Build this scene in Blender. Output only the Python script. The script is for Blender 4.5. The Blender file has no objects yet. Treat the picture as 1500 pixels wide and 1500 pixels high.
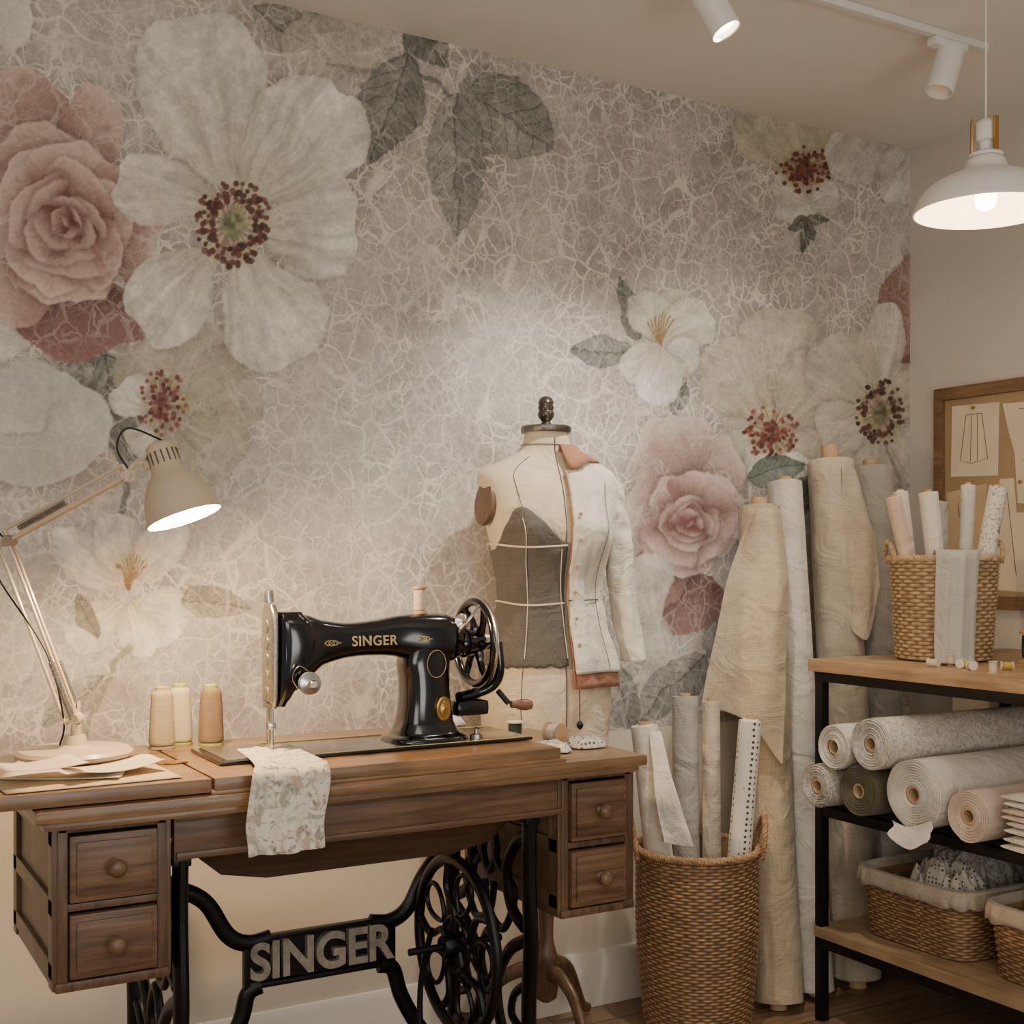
import bpy, bmesh, math, random
import numpy as np
from mathutils import Vector as V, Matrix, noise, Euler
pi=math.pi
random.seed(4)
sc=bpy.context.scene
COL=sc.collection
def lin(c): return tuple((x/255.0)**2.2 for x in c)

# ---------------------------------------------------------------- materials
def newmat(name):
    m=bpy.data.materials.new(name); m.use_nodes=True
    nt=m.node_tree; b=nt.nodes['Principled BSDF']
    return m,nt,b
def N(nt,t,**k):
    n=nt.nodes.new(t)
    for a,v in k.items(): setattr(n,a,v)
    return n
def ramp(nt,stops):
    r=N(nt,'ShaderNodeValToRGB'); e=r.color_ramp.elements
    while len(e)<len(stops): e.new(.5)
    for i,(p,c) in enumerate(stops):
        e[i].position=p; e[i].color=(*c,1)
    return r
def M(name,col,rough=.6,metal=0,var=.12,scale=15,bump=.0,bscale=300,stretch=(1,1,1),coat=0,emit=None,es=0,trans=0):
    m,nt,b=newmat(name); L=nt.links
    tc=N(nt,'ShaderNodeTexCoord'); mp=N(nt,'ShaderNodeMapping'); mp.inputs['Scale'].default_value=stretch
    L.new(tc.outputs['Object'],mp.inputs['Vector'])
    no=N(nt,'ShaderNodeTexNoise'); no.inputs['Scale'].default_value=scale; no.inputs['Detail'].default_value=6
    L.new(mp.outputs[0],no.inputs['Vector'])
    c=lin(col)
    r=ramp(nt,[(.3,tuple(x*(1-var)for x in c)),(.7,tuple(min(1,x*(1+var)) for x in c))])
    L.new(no.outputs['Fac'],r.inputs['Fac']); L.new(r.outputs['Color'],b.inputs['Base Color'])
    b.inputs['Roughness'].default_value=rough; b.inputs['Metallic'].default_value=metal
    if coat: b.inputs['Coat Weight'].default_value=coat; b.inputs['Coat Roughness'].default_value=.15
    if bump:
        n2=N(nt,'ShaderNodeTexNoise'); n2.inputs['Scale'].default_value=bscale; n2.inputs['Detail'].default_value=3
        L.new(mp.outputs[0],n2.inputs['Vector'])
        bp=N(nt,'ShaderNodeBump'); bp.inputs['Strength'].default_value=bump; bp.inputs['Distance'].default_value=.003
        L.new(n2.outputs['Fac'],bp.inputs['Height']); L.new(bp.outputs[0],b.inputs['Normal'])
    if emit: b.inputs['Emission Color'].default_value=(*lin(emit),1); b.inputs['Emission Strength'].default_value=es
    return m
def Wick(name,col,dark,scale=45):
    m,nt,b=newmat(name); L=nt.links
    tc=N(nt,'ShaderNodeTexCoord'); no=N(nt,'ShaderNodeTexNoise'); no.inputs['Scale'].default_value=scale; no.inputs['Detail'].default_value=5
    L.new(tc.outputs['Object'],no.inputs['Vector'])
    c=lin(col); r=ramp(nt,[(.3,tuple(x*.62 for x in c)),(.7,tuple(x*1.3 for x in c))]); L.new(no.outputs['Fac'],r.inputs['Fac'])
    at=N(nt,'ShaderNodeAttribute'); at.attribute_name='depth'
    r2=ramp(nt,[(.02,(1,1,1)),(.5,(0,0,0))]); L.new(at.outputs['Fac'],r2.inputs['Fac'])  # shade in the weave gaps is put into the colour here
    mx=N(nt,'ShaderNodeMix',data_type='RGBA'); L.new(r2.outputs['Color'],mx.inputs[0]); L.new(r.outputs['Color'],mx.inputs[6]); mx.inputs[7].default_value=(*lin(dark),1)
    L.new(mx.outputs[2],b.inputs['Base Color']); b.inputs['Roughness'].default_value=.6
    return m
def Cloth(name,col,var=.1,weave=700,bump=.35,wr=9):
    m,nt,b=newmat(name); L=nt.links
    tc=N(nt,'ShaderNodeTexCoord')
    c=lin(col)
    n1=N(nt,'ShaderNodeTexNoise'); n1.inputs['Scale'].default_value=12; n1.inputs['Detail'].default_value=5
    L.new(tc.outputs['Object'],n1.inputs['Vector'])
    fac=n1.outputs['Fac']
    mats=[]
    for st in ((1,1,.03),(.03,.03,1)):
        mp=N(nt,'ShaderNodeMapping'); mp.inputs['Scale'].default_value=st
        L.new(tc.outputs['Object'],mp.inputs['Vector'])
        n=N(nt,'ShaderNodeTexNoise'); n.inputs['Scale'].default_value=weave; n.inputs['Detail'].default_value=1
        L.new(mp.outputs[0],n.inputs['Vector']); mats.append(n.outputs['Fac'])
    a=N(nt,'ShaderNodeMath',operation='ADD'); L.new(mats[0],a.inputs[0]); L.new(mats[1],a.inputs[1])
    a2=N(nt,'ShaderNodeMath',operation='ADD'); L.new(a.outputs[0],a2.inputs[0]); L.new(fac,a2.inputs[1])
    a3=N(nt,'ShaderNodeMath',operation='DIVIDE'); L.new(a2.outputs[0],a3.inputs[0]); a3.inputs[1].default_value=3
    r=ramp(nt,[(.36,tuple(x*(1-2*var) for x in c)),(.62,tuple(min(1,x*(1+var)) for x in c))])
    L.new(a3.outputs[0],r.inputs['Fac']); L.new(r.outputs['Color'],b.inputs['Base Color'])
    b.inputs['Roughness'].default_value=.9; b.inputs['Sheen Weight'].default_value=.15
    n3=N(nt,'ShaderNodeTexNoise'); n3.inputs['Scale'].default_value=wr; n3.inputs['Detail'].default_value=4; n3.inputs['Distortion'].default_value=1.2
    L.new(tc.outputs['Object'],n3.inputs['Vector'])
    bp0=N(nt,'ShaderNodeBump'); bp0.inputs['Strength'].default_value=.6; bp0.inputs['Distance'].default_value=.025
    L.new(n3.outputs['Fac'],bp0.inputs['Height'])
    bp=N(nt,'ShaderNodeBump'); bp.inputs['Strength'].default_value=bump; bp.inputs['Distance'].default_value=.002
    L.new(a.outputs[0],bp.inputs['Height']); L.new(bp0.outputs[0],bp.inputs['Normal']); L.new(bp.outputs[0],b.inputs['Normal'])
    return m
def Wood(name,col,dark,axis=0,rough=.42,scale=9,coat=.2):
    m,nt,b=newmat(name); L=nt.links
    tc=N(nt,'ShaderNodeTexCoord'); mp=N(nt,'ShaderNodeMapping')
    s=[7,7,7]; s[axis]=.45; mp.inputs['Scale'].default_value=s
    L.new(tc.outputs['Object'],mp.inputs['Vector'])
    n=N(nt,'ShaderNodeTexNoise'); n.inputs['Scale'].default_value=scale; n.inputs['Detail'].default_value=9; n.inputs['Roughness'].default_value=.68; n.inputs['Distortion'].default_value=.6
    L.new(mp.outputs[0],n.inputs['Vector'])
    c=lin(col);d=lin(dark)
    mid=tuple((x+y)/2 for x,y in zip(c,d))
    r=ramp(nt,[(.3,d),(.5,mid),(.68,c)])
    L.new(n.outputs['Fac'],r.inputs['Fac'])
    n4=N(nt,'ShaderNodeTexNoise'); n4.inputs['Scale'].default_value=7; n4.inputs['Detail'].default_value=4; L.new(tc.outputs['Object'],n4.inputs['Vector'])
    r4=ramp(nt,[(.3,(.72,.70,.68)),(.65,(1.08,1.08,1.08))]); L.new(n4.outputs['Fac'],r4.inputs['Fac'])
    mx=N(nt,'ShaderNodeMix',data_type='RGBA',blend_type='MULTIPLY'); mx.inputs[0].default_value=1; L.new(r.outputs['Color'],mx.inputs[6]); L.new(r4.outputs['Color'],mx.inputs[7])
    L.new(mx.outputs[2],b.inputs['Base Color'])
    b.inputs['Roughness'].default_value=rough; b.inputs['Coat Weight'].default_value=coat; b.inputs['Coat Roughness'].default_value=.3
    bp=N(nt,'ShaderNodeBump'); bp.inputs['Strength'].default_value=.25; bp.inputs['Distance'].default_value=.002
    L.new(n.outputs['Fac'],bp.inputs['Height']); L.new(bp.outputs[0],b.inputs['Normal'])
    return m
def Floral(name,base,c1,c2,scale=22,thr=.56,c3=(150,146,136),soft=.09):
    m,nt,b=newmat(name); L=nt.links
    tc=N(nt,'ShaderNodeTexCoord')
    def nz(sc_,off):
        mp=N(nt,'ShaderNodeMapping'); mp.inputs['Location'].default_value=(off,off*.7,off*1.3)
        L.new(tc.outputs['Object'],mp.inputs['Vector'])
        n=N(nt,'ShaderNodeTexNoise'); n.inputs['Scale'].default_value=sc_; n.inputs['Detail'].default_value=4; n.inputs['Distortion'].default_value=1.5
        L.new(mp.outputs[0],n.inputs['Vector']); return n.outputs['Fac']
    last=None
    for i,(c,s,o) in enumerate(((c1,scale,1.0),(c2,scale*1.1,4.0),(c3,scale*2.6,9.0))):
        r=ramp(nt,[(thr+.01*i,(0,0,0)),(thr+soft+.01*i,(1,1,1))]); L.new(nz(s,o),r.inputs['Fac'])
        mx=N(nt,'ShaderNodeMix',data_type='RGBA'); L.new(r.outputs['Color'],mx.inputs[0])
        if last is None: mx.inputs[6].default_value=(*lin(base),1)
        else: L.new(last,mx.inputs[6])
        mx.inputs[7].default_value=(*lin(c),1); last=mx.outputs[2]
    L.new(last,b.inputs['Base Color']); b.inputs['Roughness'].default_value=.9
    return m
def Dots(name,base,dot,scale=75,th=.2,rnd=.15):
    m,nt,b=newmat(name); L=nt.links
    tc=N(nt,'ShaderNodeTexCoord'); v=N(nt,'ShaderNodeTexVoronoi'); v.inputs['Scale'].default_value=scale; v.inputs['Randomness'].default_value=rnd
    L.new(tc.outputs['Object'],v.inputs['Vector'])
    r=ramp(nt,[(th,lin(dot)),(th+.06,lin(base))]); L.new(v.outputs['Distance'],r.inputs['Fac']); L.new(r.outputs['Color'],b.inputs['Base Color'])
    b.inputs['Roughness'].default_value=.85
    return m

mWood=Wood('walnut_wood',(128,99,73),(72,52,38),0)
mWoodZ=Wood('walnut_wood_upright',(118,91,67),(66,48,36),2)
mWoodTop=Wood('walnut_top',(154,120,86),(90,67,47),0,rough=.33,coat=.35)
mWoodY=Wood('walnut_wood_side',(84,63,48),(50,37,28),0)
mIron=M('black_iron',(20,20,20),.38,.3,.2,30,.1,80)
mEnam=M('black_enamel',(7,7,8),.16,0,.1,10,coat=.6)
mChrome=M('chrome',(205,200,192),.22,1,.08,40)
mNick=M('worn_nickel',(175,170,160),.32,1,.2,120,.3,500)
mGold=M('gold_decal',(205,180,125),.4,.4,.15,80)
mBrass=M('brass',(190,150,85),.3,1,.1,30)
mCream=M('cream_enamel',(190,172,146),.4,0,.04,10,coat=.2)
mCreamIn=M('shade_inside',(250,236,208),.6,0,.03)
mVent=M('vent_shadow',(90,76,60),.7,0,.03)
mBulb=M('lit_bulb',(255,225,180),.5,emit=(255,208,150),es=18)
mBulb2=M('lit_bulb_small',(255,235,205),.5,emit=(255,232,200),es=16)
mWhiteM=M('white_lamp_metal',(218,215,209),.4,0,.03)
mLinen=Cloth('linen_form',(208,191,164),.07)
mGrey=Cloth('charcoal_linen',(90,85,78),.13)
mIvory=Cloth('ivory_cotton',(213,204,189),.06)
mJack=Cloth('unbleached_muslin',(208,199,183),.06)
mRust=Cloth('rust_cotton',(152,108,82),.08)
mTan=Cloth('tan_linen',(178,160,132),.12)
mWhiteC=Cloth('white_cotton',(208,200,187),.06)
mBeige=Cloth('beige_linen',(188,174,151),.10)
mGreyB=Cloth('grey_linen',(164,158,148),.08)
mOlive=Cloth('olive_velvet',(104,95,72),.15)
mPinkish=Cloth('blush_cotton',(198,180,162),.07)
mTaupe=Cloth('taupe_cotton',(158,138,114),.08)
mCard=M('cardboard',(184,153,117),.85,0,.08,60,.2,200)
mFlor=Floral('floral_print',(214,206,190),(160,160,146),(182,160,144),24,.54,(140,133,120),.09)
mFlor2=Floral('floral_print_grey',(202,194,182),(176,170,160),(184,172,160),30,.50,(148,142,134))
mFlor3=Floral('floral_print_small',(214,207,195),(192,185,174),(200,187,173),40,.50,(172,164,152))
mDots=Dots('dotted_cotton',(218,210,196),(70,66,62),70,.22)
mDots2=Dots('dotted_scrap',(192,183,169),(66,60,56),100,.25)
mSeam=M('dark_seam',(84,72,60),.8)
mBlack=M('black_rubber',(18,17,16),.6)
mTape=M('cotton_tape',(202,188,164),.8)
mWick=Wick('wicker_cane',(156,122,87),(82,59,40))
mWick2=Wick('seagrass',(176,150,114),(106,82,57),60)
mOak=Wood('oak_board',(190,160,124),(148,120,88),1,rough=.5,coat=.1)
mSteel=M('black_steel',(30,29,28),.5,.4,.15,30)
mPaper=M('pattern_paper',(214,199,173),.85,0,.06,12,.1,80)
mPaper2=M('kraft_paper',(192,167,132),.85,0,.08,12,.1,80)
mKraft=M('kraft_board',(162,137,104),.85,0,.1,8,.15,120)
mOldWood=Wood('weathered_frame',(148,116,84),(98,73,52),1,rough=.7,coat=0)
mInk=M('ink_line',(70,60,52),.8)
mThA=M('thread_tan',(168,150,122),.7,0,.1,20,.6,400,(.2,.2,8))
mThB=M('thread_sage',(192,184,150),.7,0,.1,20,.6,400,(.2,.2,8))
mThC=M('thread_brown',(124,104,82),.7,0,.1,20,.6,400,(.2,.2,8))
mThT=M('cone_tip_green',(150,160,84),.6)
mThG=M('thread_green',(34,62,50),.6,0,.1,20,.6,400,(.2,.2,8))
mThW=M('thread_cream',(222,209,184),.7,0,.06,20,.6,400,(.2,.2,8))
mThY=M('thread_yellow',(196,170,84),.7,0,.06,20,.6,400,(.2,.2,8))
mSpW=M('spool_wood',(186,148,110),.5)
mWall=M('greige_paint',(198,190,179),.8,0,.025,3,.06,160)
mWallLow=M('cream_paint',(216,204,184),.8,0,.03,3,.06,160)
mCeil=M('ceiling_paint',(226,221,213),.9,0,.015,2)
mTrim=M('trim_paint',(218,210,197),.5,0,.02,4)
# floor planks
mFloor,nt,b=newmat('oak_floor'); L=nt.links
tc=N(nt,'ShaderNodeTexCoord'); br=N(nt,'ShaderNodeTexBrick'); br.inputs['Scale'].default_value=1
br.inputs['Brick Width'].default_value=1.1; br.inputs['Row Height'].default_value=.13; br.inputs['Mortar Size'].default_value=.002
br.inputs['Color1'].default_value=(*lin((152,120,92)),1); br.inputs['Color2'].default_value=(*lin((128,101,78)),1); br.inputs['Mortar'].default_value=(*lin((50,38,28)),1)
L.new(tc.outputs['Object'],br.inputs['Vector'])
mp=N(nt,'ShaderNodeMapping'); mp.inputs['Scale'].default_value=(1,12,1); L.new(tc.outputs['Object'],mp.inputs['Vector'])
no=N(nt,'ShaderNodeTexNoise'); no.inputs['Scale'].default_value=6; no.inputs['Detail'].default_value=8; L.new(mp.outputs[0],no.inputs['Vector'])
r=ramp(nt,[(.3,(.6,.6,.6)),(.7,(1.25,1.25,1.25))]); L.new(no.outputs['Fac'],r.inputs['Fac'])
mx=N(nt,'ShaderNodeMix',data_type='RGBA',blend_type='MULTIPLY'); mx.inputs[0].default_value=1
L.new(br.outputs['Color'],mx.inputs[6]); L.new(r.outputs['Color'],mx.inputs[7]); L.new(mx.outputs[2],b.inputs['Base Color']); b.inputs['Roughness'].default_value=.4

# ---------------------------------------------------------------- geometry helpers
MAT={}
def cr(pts,n=8,closed=False):
    P=[V(p) for p in pts]; out=[]
    k=len(P); rng=range(k if closed else k-1)
    for i in rng:
        if closed: p0,p1,p2,p3=P[i-1],P[i],P[(i+1)%k],P[(i+2)%k]
        else: p0,p1,p2,p3=P[max(i-1,0)],P[i],P[i+1],P[min(i+2,k-1)]
        for j in range(n):
            t=j/n
            out.append(.5*((2*p1)+(p2-p0)*t+(2*p0-5*p1+4*p2-p3)*t*t+(3*p1-p0-3*p2+p3)*t**3))
    if not closed: out.append(P[-1])
    return out
def zal(p,d):
    d=V(d).normalized(); q=d.to_track_quat('Z','Y')
    return Matrix.Translation(V(p))@q.to_matrix().to_4x4()
class G:
    def __init__(s): s.v=[];s.f=[];s.mi=[];s.sm=[];s.T=Matrix.Identity(4);s.dep={}
    def add(s,vs,fs,m=0,sm=True):
        o=len(s.v); s.v+=[tuple(s.T@V(p)) for p in vs]
        for f in fs: s.f.append([i+o for i in f]); s.mi.append(m); s.sm.append(sm)
        return s
    def grid(s,rows,cu=False,cv=False,m=0,ca=False,cb=False,sm=True):
        n=len(rows);k=len(rows[0]); vs=[p for r in rows for p in r]; fs=[]
        for i in range(n if cu else n-1):
            for j in range(k if cv else k-1):
                a=i*k+j;b_=i*k+(j+1)%k;c=((i+1)%n)*k+(j+1)%k;d=((i+1)%n)*k+j
                fs.append([a,b_,c,d])
        if ca: fs.append(list(range(k))[::-1])
        if cb: fs.append([(n-1)*k+j for j in range(k)])
        return s.add(vs,fs,m,sm)
    def box(s,c,d,b=.003,m=0,R=None):
        bm=bmesh.new(); bmesh.ops.create_cube(bm,size=1)
        for v in bm.verts: v.co=V((v.co.x*d[0],v.co.y*d[1],v.co.z*d[2]))
        if b: bmesh.ops.bevel(bm,geom=list(bm.edges),offset=min(b,min(d)*.45),segments=2,affect='EDGES',profile=.7)
        T=Matrix.Translation(V(c))@(R.to_4x4() if R else Matrix.Identity(4))
        bm.verts.index_update()
        vs=[T@v.co for v in bm.verts]; fs=[[v.index for v in f.verts] for f in bm.faces]; bm.free()
        return s.add(vs,fs,m,False)
    def tube(s,pts,r,n=10,m=0,closed=False,caps=True,flat=1,up=None):
        P=[V(p) for p in pts]; k=len(P)
        rr=r if isinstance(r,(list,tuple)) else [r]*k
        rows=[]; nrm=None
        for i in range(k):
            if closed: t=P[(i+1)%k]-P[i-1]
            else: t=P[min(i+1,k-1)]-P[max(i-1,0)]
            if t.length<1e-9: t=V((0,0,1))
            t.normalize()
            if up is not None:
                nrm=V(up)-t*V(up).dot(t)
            elif nrm is None:
                a=V((0,0,1)) if abs(t.z)<.9 else V((1,0,0)); nrm=a-t*a.dot(t)
            else: nrm=nrm-t*nrm.dot(t)
            nrm.normalize(); bn=t.cross(nrm)
            rows.append([P[i]+nrm*math.cos(2*pi*j/n)*rr[i]+bn*math.sin(2*pi*j/n)*rr[i]*flat for j in range(n)])
        return s.grid(rows,cu=closed,cv=True,m=m,ca=caps and not closed,cb=caps and not closed)
    def lathe(s,prof,n=36,m=0,ca=False,cb=False):
        rows=[[V((r*math.cos(2*pi*j/n),r*math.sin(2*pi*j/n),z)) for j in range(n)] for r,z in prof]
        return s.grid(rows,cv=True,m=m,ca=ca,cb=cb)
    def out(s,name,mats,parent=None,world=False,M4=None,ang=42,solid=0,sub=0,label=None):
        me=bpy.data.meshes.new(name)
        vs=s.v
        if world and parent is not None:
            I=MAT[parent.name].inverted(); vs=[tuple(I@V(p)) for p in vs]
        me.from_pydata(vs,[],s.f); me.update()
        if not isinstance(mats,(list,tuple)): mats=[mats]
        for x in mats: me.materials.append(x)
        me.polygons.foreach_set('material_index',s.mi); me.polygons.foreach_set('use_smooth',s.sm)
        if any(x in (mWick,mWick2) for x in mats):
            at=me.attributes.new('depth','FLOAT','POINT'); a=np.ones(len(vs),dtype=np.float32)
            for k,v in s.dep.items(): a[k]=v
            at.data.foreach_set('value',a)
        bm=bmesh.new(); bm.from_mesh(me); bmesh.ops.recalc_face_normals(bm,faces=bm.faces); bm.to_mesh(me); bm.free()
        try: me.set_sharp_from_angle(angle=math.radians(ang))
        except Exception: pass
        o=bpy.data.objects.new(name,me); COL.objects.link(o)
        if parent is not None: o.parent=parent
        if M4 is not None: o.matrix_local=M4
        if solid:
            md=o.modifiers.new('Solid','SOLIDIFY'); md.thickness=solid; md.offset=1
        if sub:
            md=o.modifiers.new('Sub','SUBSURF'); md.levels=sub; md.render_levels=sub
        if label: o['label']=label
        return o
def thing(name,label,cat,loc=(0,0,0),M4=None,group=None):
    o=bpy.data.objects.new(name,None); COL.objects.link(o); o.empty_display_size=.05
    T=M4 if M4 is not None else Matrix.Translation(V(loc))
    o.matrix_world=T; MAT[o.name]=T.copy()
    o['label']=label;o['category']=cat
    if group:o['group']=group
    return o
def tag(o,label,cat,group=None):
    o['label']=label;o['category']=cat
    if group:o['group']=group
    return o
def struct(o): o['kind']='structure'; return o
def recenter(o):
    me=o.data; n=len(me.vertices); a=np.empty(n*3,dtype=np.float32); me.vertices.foreach_get('co',a); a=a.reshape(-1,3)
    c=V(((a[:,0].min()+a[:,0].max())/2,(a[:,1].min()+a[:,1].max())/2,a[:,2].min()))
    me.transform(Matrix.Translation(-c)); o.location=c
def sup(a,b,p,th):
    c,s_=math.cos(th),math.sin(th)
    return (a*math.copysign(abs(c)**(2/p),c), b*math.copysign(abs(s_)**(2/p),s_))
def nz(x,y=0,z=0): return noise.noise(V((x,y,z)))
def text_obj(body,size,ext,off,name,mat,parent,M4,space=1.0):
    cu=bpy.data.curves.new(name,'FONT'); cu.body=body; cu.size=size; cu.extrude=ext; cu.offset=off; cu.align_x='CENTER'; cu.align_y='CENTER'; cu.space_character=space
    cu.resolution_u=6
    t=bpy.data.objects.new('tmp_text',cu); COL.objects.link(t)
    bpy.context.view_layer.update()
    me=bpy.data.meshes.new_from_object(t.evaluated_get(bpy.context.evaluated_depsgraph_get()))
    bpy.data.objects.remove(t)
    o=bpy.data.objects.new(name,me); me.materials.clear(); me.materials.append(mat); COL.objects.link(o); o.parent=parent; o.matrix_local=M4
    return o

# ---------------------------------------------------------------- room
H=2.39; YW=2.713; XR=2.96; ZP=.70
# wallpaper print: computed per vertex on a fine grid, in artwork units
st=.0024
xs=np.arange(-.1,XR+1e-6,st); xs[-1]=XR; zs=np.linspace(ZP,H,int((H-ZP)/st)+1)
nx,nzv=len(xs),len(zs)
XX,ZZ=np.meshgrid(xs,zs); X=XX.ravel();Z=ZZ.ravel()
Dp=.5*X+.866*YW; px=750+1850*(.866*X-.5*YW)/Dp; py=817-(Z-1.15)*1850/Dp
rs=np.random.RandomState(7); TAB=[rs.rand(256,256) for _ in range(10)]
def vn(x,y,s,k):
    T=TAB[k%10]; x=x/s+k*13.7; y=y/s+k*5.1
    xi=np.floor(x).astype(int); yi=np.floor(y).astype(int); fx=x-xi; fy=y-yi
    fx=fx*fx*(3-2*fx); fy=fy*fy*(3-2*fy)
    a=T[xi&255,yi&255];b_=T[(xi+1)&255,yi&255];c=T[xi&255,(yi+1)&255];d=T[(xi+1)&255,(yi+1)&255]
    return (a*(1-fx)+b_*fx)*(1-fy)+(c*(1-fx)+d*fx)*fy
def fb(x,y,s,k,o=4):
    t=0;a=.5;tot=0
    for i in range(o): t=t+a*vn(x,y,s/2**i,k+i); tot+=a; a*=.55
    return t/tot
f1=fb(px,py,60,1,3); f2=fb(px,py,60,3,3); g1=fb(px,py,14,5,3)
wx=px+24*(f1-.5)+2.5*(vn(px,py,6,2)-.5); wy=py+24*(f2-.5)+2.5*(vn(px,py,6,6)-.5)
big=fb(px,py,330,4,3); mid=fb(px,py,90,6,4)
fade=.80+.28*fb(px,py,48,9,4)+.12*(g1-.5)
def C3(c): return np.array(c,dtype=float)/255
Cc=np.empty((len(X),3)); 
mB=np.clip((big-.5)*2.2+.5,0,1)[:,None]
Cc[:]=C3((182,175,167))*(1-mB)+C3((167,157,151))*mB
Cc+=((mid-.5)*.20+(g1-.5)*.10)[:,None]
K=np.ones(len(X))
def win(x0,x1,y0,y1): return np.where((wx>x0)&(wx<x1)&(wy>y0)&(wy<y1))[0]
def put(idx,mk,c):
    mk=mk*np.clip(fade[idx],0,1)
    m=mk[:,None]; Cc[idx]=Cc[idx]*(1-m)+c*m; K[idx]*=(1-.74*mk)
def petal(b,t,hw,col,col2=None,op=.95,p=1.5,notch=.06,seed=0,rimd=.15):
    bx,by=b;tx,ty=t;Ln=math.hypot(tx-bx,ty-by); m=hw+20
    i=win(min(bx,tx)-m,max(bx,tx)+m,min(by,ty)-m,max(by,ty)+m)
    if len(i)==0:return
    x=wx[i]-bx;y=wy[i]-by; ax,ay=(tx-bx)/Ln,(ty-by)/Ln
    s=(x*ax+y*ay)/Ln; w=-x*ay+y*ax
    s2=s/(1-notch*np.exp(-(w/(hw*.3))**2)+notch*.5); scp=np.clip(s2,0,1)
    prof=hw*np.sin(pi*scp**p)**.55
    d=np.where((s2>0)&(s2<1),prof-np.abs(w),-5)
    mk=np.clip(d/2.4,0,1)*op
    an=w/(np.abs(s)*Ln+hw*.5)
    s_=vn(an*16+seed*7.3,s*2.2+seed,1,seed)+.5*vn(an*40+seed*3,s*3,1,seed+1)
    c=C3(col)[None,:]*(.80+.18*s_+.22*(f1[i]-.5)+.22*(g1[i]-.5)+.07*np.clip(s,0,1))[:,None]
    if col2 is not None:
        f=(np.clip(1-s*1.4,0,1)**1.3*.9)[:,None]; c=c*(1-f)+C3(col2)*(.85+.2*s_)[:,None]*f
    rim=np.exp(-np.maximum(d,0)/3.0); c=c*(1-rimd*rim)[:,None]
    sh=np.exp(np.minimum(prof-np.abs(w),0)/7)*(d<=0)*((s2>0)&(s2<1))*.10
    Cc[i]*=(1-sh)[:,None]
    put(i,mk,c)
def blob(cx,cy,a,b_,ang,light,dark,op=.97,rot=0,hard=1.0):
    mr=max(a,b_)
    i=win(cx-mr*1.3-15,cx+mr*1.3+15,cy-mr*1.3-15,cy+mr*1.3+15)
    if len(i)==0:return
    x=wx[i]-cx;y=wy[i]-cy
    if rot:
        cr_,sr_=math.cos(rot),math.sin(rot); x,y=x*cr_+y*sr_,-x*sr_+y*cr_
    tt=np.arctan2(y/b_,x/a); q=np.sqrt((x/a)**2+(y/b_)**2)+1e-6; q=q*(1+.06*np.sin(tt*3+cx)+.04*np.sin(tt*5+cy)); d=(1-q)*min(a,b_)
    mk=np.clip(d/2.2,0,1)*op
    o=np.clip(((x*math.cos(ang)/a+y*math.sin(ang)/b_)+1)/2,0,1)
    an=np.arctan2(y,x+a*1.2)
    stv=vn(an*26+cx,q*2,1,3)
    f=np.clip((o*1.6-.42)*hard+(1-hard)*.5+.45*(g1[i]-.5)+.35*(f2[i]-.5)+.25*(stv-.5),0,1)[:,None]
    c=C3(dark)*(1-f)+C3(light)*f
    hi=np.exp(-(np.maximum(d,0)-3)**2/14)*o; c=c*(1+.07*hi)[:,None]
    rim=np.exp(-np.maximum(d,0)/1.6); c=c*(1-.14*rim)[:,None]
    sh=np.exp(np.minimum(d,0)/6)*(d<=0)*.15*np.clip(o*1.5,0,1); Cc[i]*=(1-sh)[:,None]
    put(i,mk,c)
def leaf(b,t,hw,col,op=.88,vein=.72,ser=1):
    bx,by=b;tx,ty=t;Ln=math.hypot(tx-bx,ty-by); m=hw+20
    i=win(min(bx,tx)-m,max(bx,tx)+m,min(by,ty)-m,max(by,ty)+m)
    if len(i)==0:return
    x=wx[i]-bx;y=wy[i]-by; ax,ay=(tx-bx)/Ln,(ty-by)/Ln
    s=(x*ax+y*ay)/Ln; w=-x*ay+y*ax; aw=np.abs(w)
    scp=np.clip(s,0,1); prof=hw*np.sin(pi*scp**.85)**.8
    fr=((s*Ln-aw*.9)/(hw*.42))%1
    prof=prof*(1-.07*ser*np.abs(fr-.5)*2)
    d=np.where((s>0)&(s<1),prof-aw,-5); mk=np.clip(d/2,0,1)*op
    v=np.where((fr<.1)|(aw<1.6),vein,1.0)
    side=np.where(w>0,1.06,.94)
    c=C3(col)[None,:]*(v*side*(.78+.44*fb(px[i],py[i],18,8,3)))[:,None]
    c=c*(1-.2*np.exp(-np.maximum(d,0)/3))[:,None]
    put(i,mk,c)
def stem(pts,r,col,op=.8):
    P=[V((a,b,0)) for a,b in pts]; Q=cr(P,6)
    for a,b in zip(Q[:-1],Q[1:]):
        i=win(min(a.x,b.x)-8,max(a.x,b.x)+8,min(a.y,b.y)-8,max(a.y,b.y)+8)
        dx,dy=b.x-a.x,b.y-a.y; l2=dx*dx+dy*dy+1e-6
        t=np.clip(((wx[i]-a.x)*dx+(wy[i]-a.y)*dy)/l2,0,1)
        d=np.hypot(wx[i]-a.x-t*dx,wy[i]-a.y-t*dy)
        put(i,np.clip((r-d)/1.5+.5,0,1)*op,C3(col)*np.ones((len(i),1)))
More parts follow.
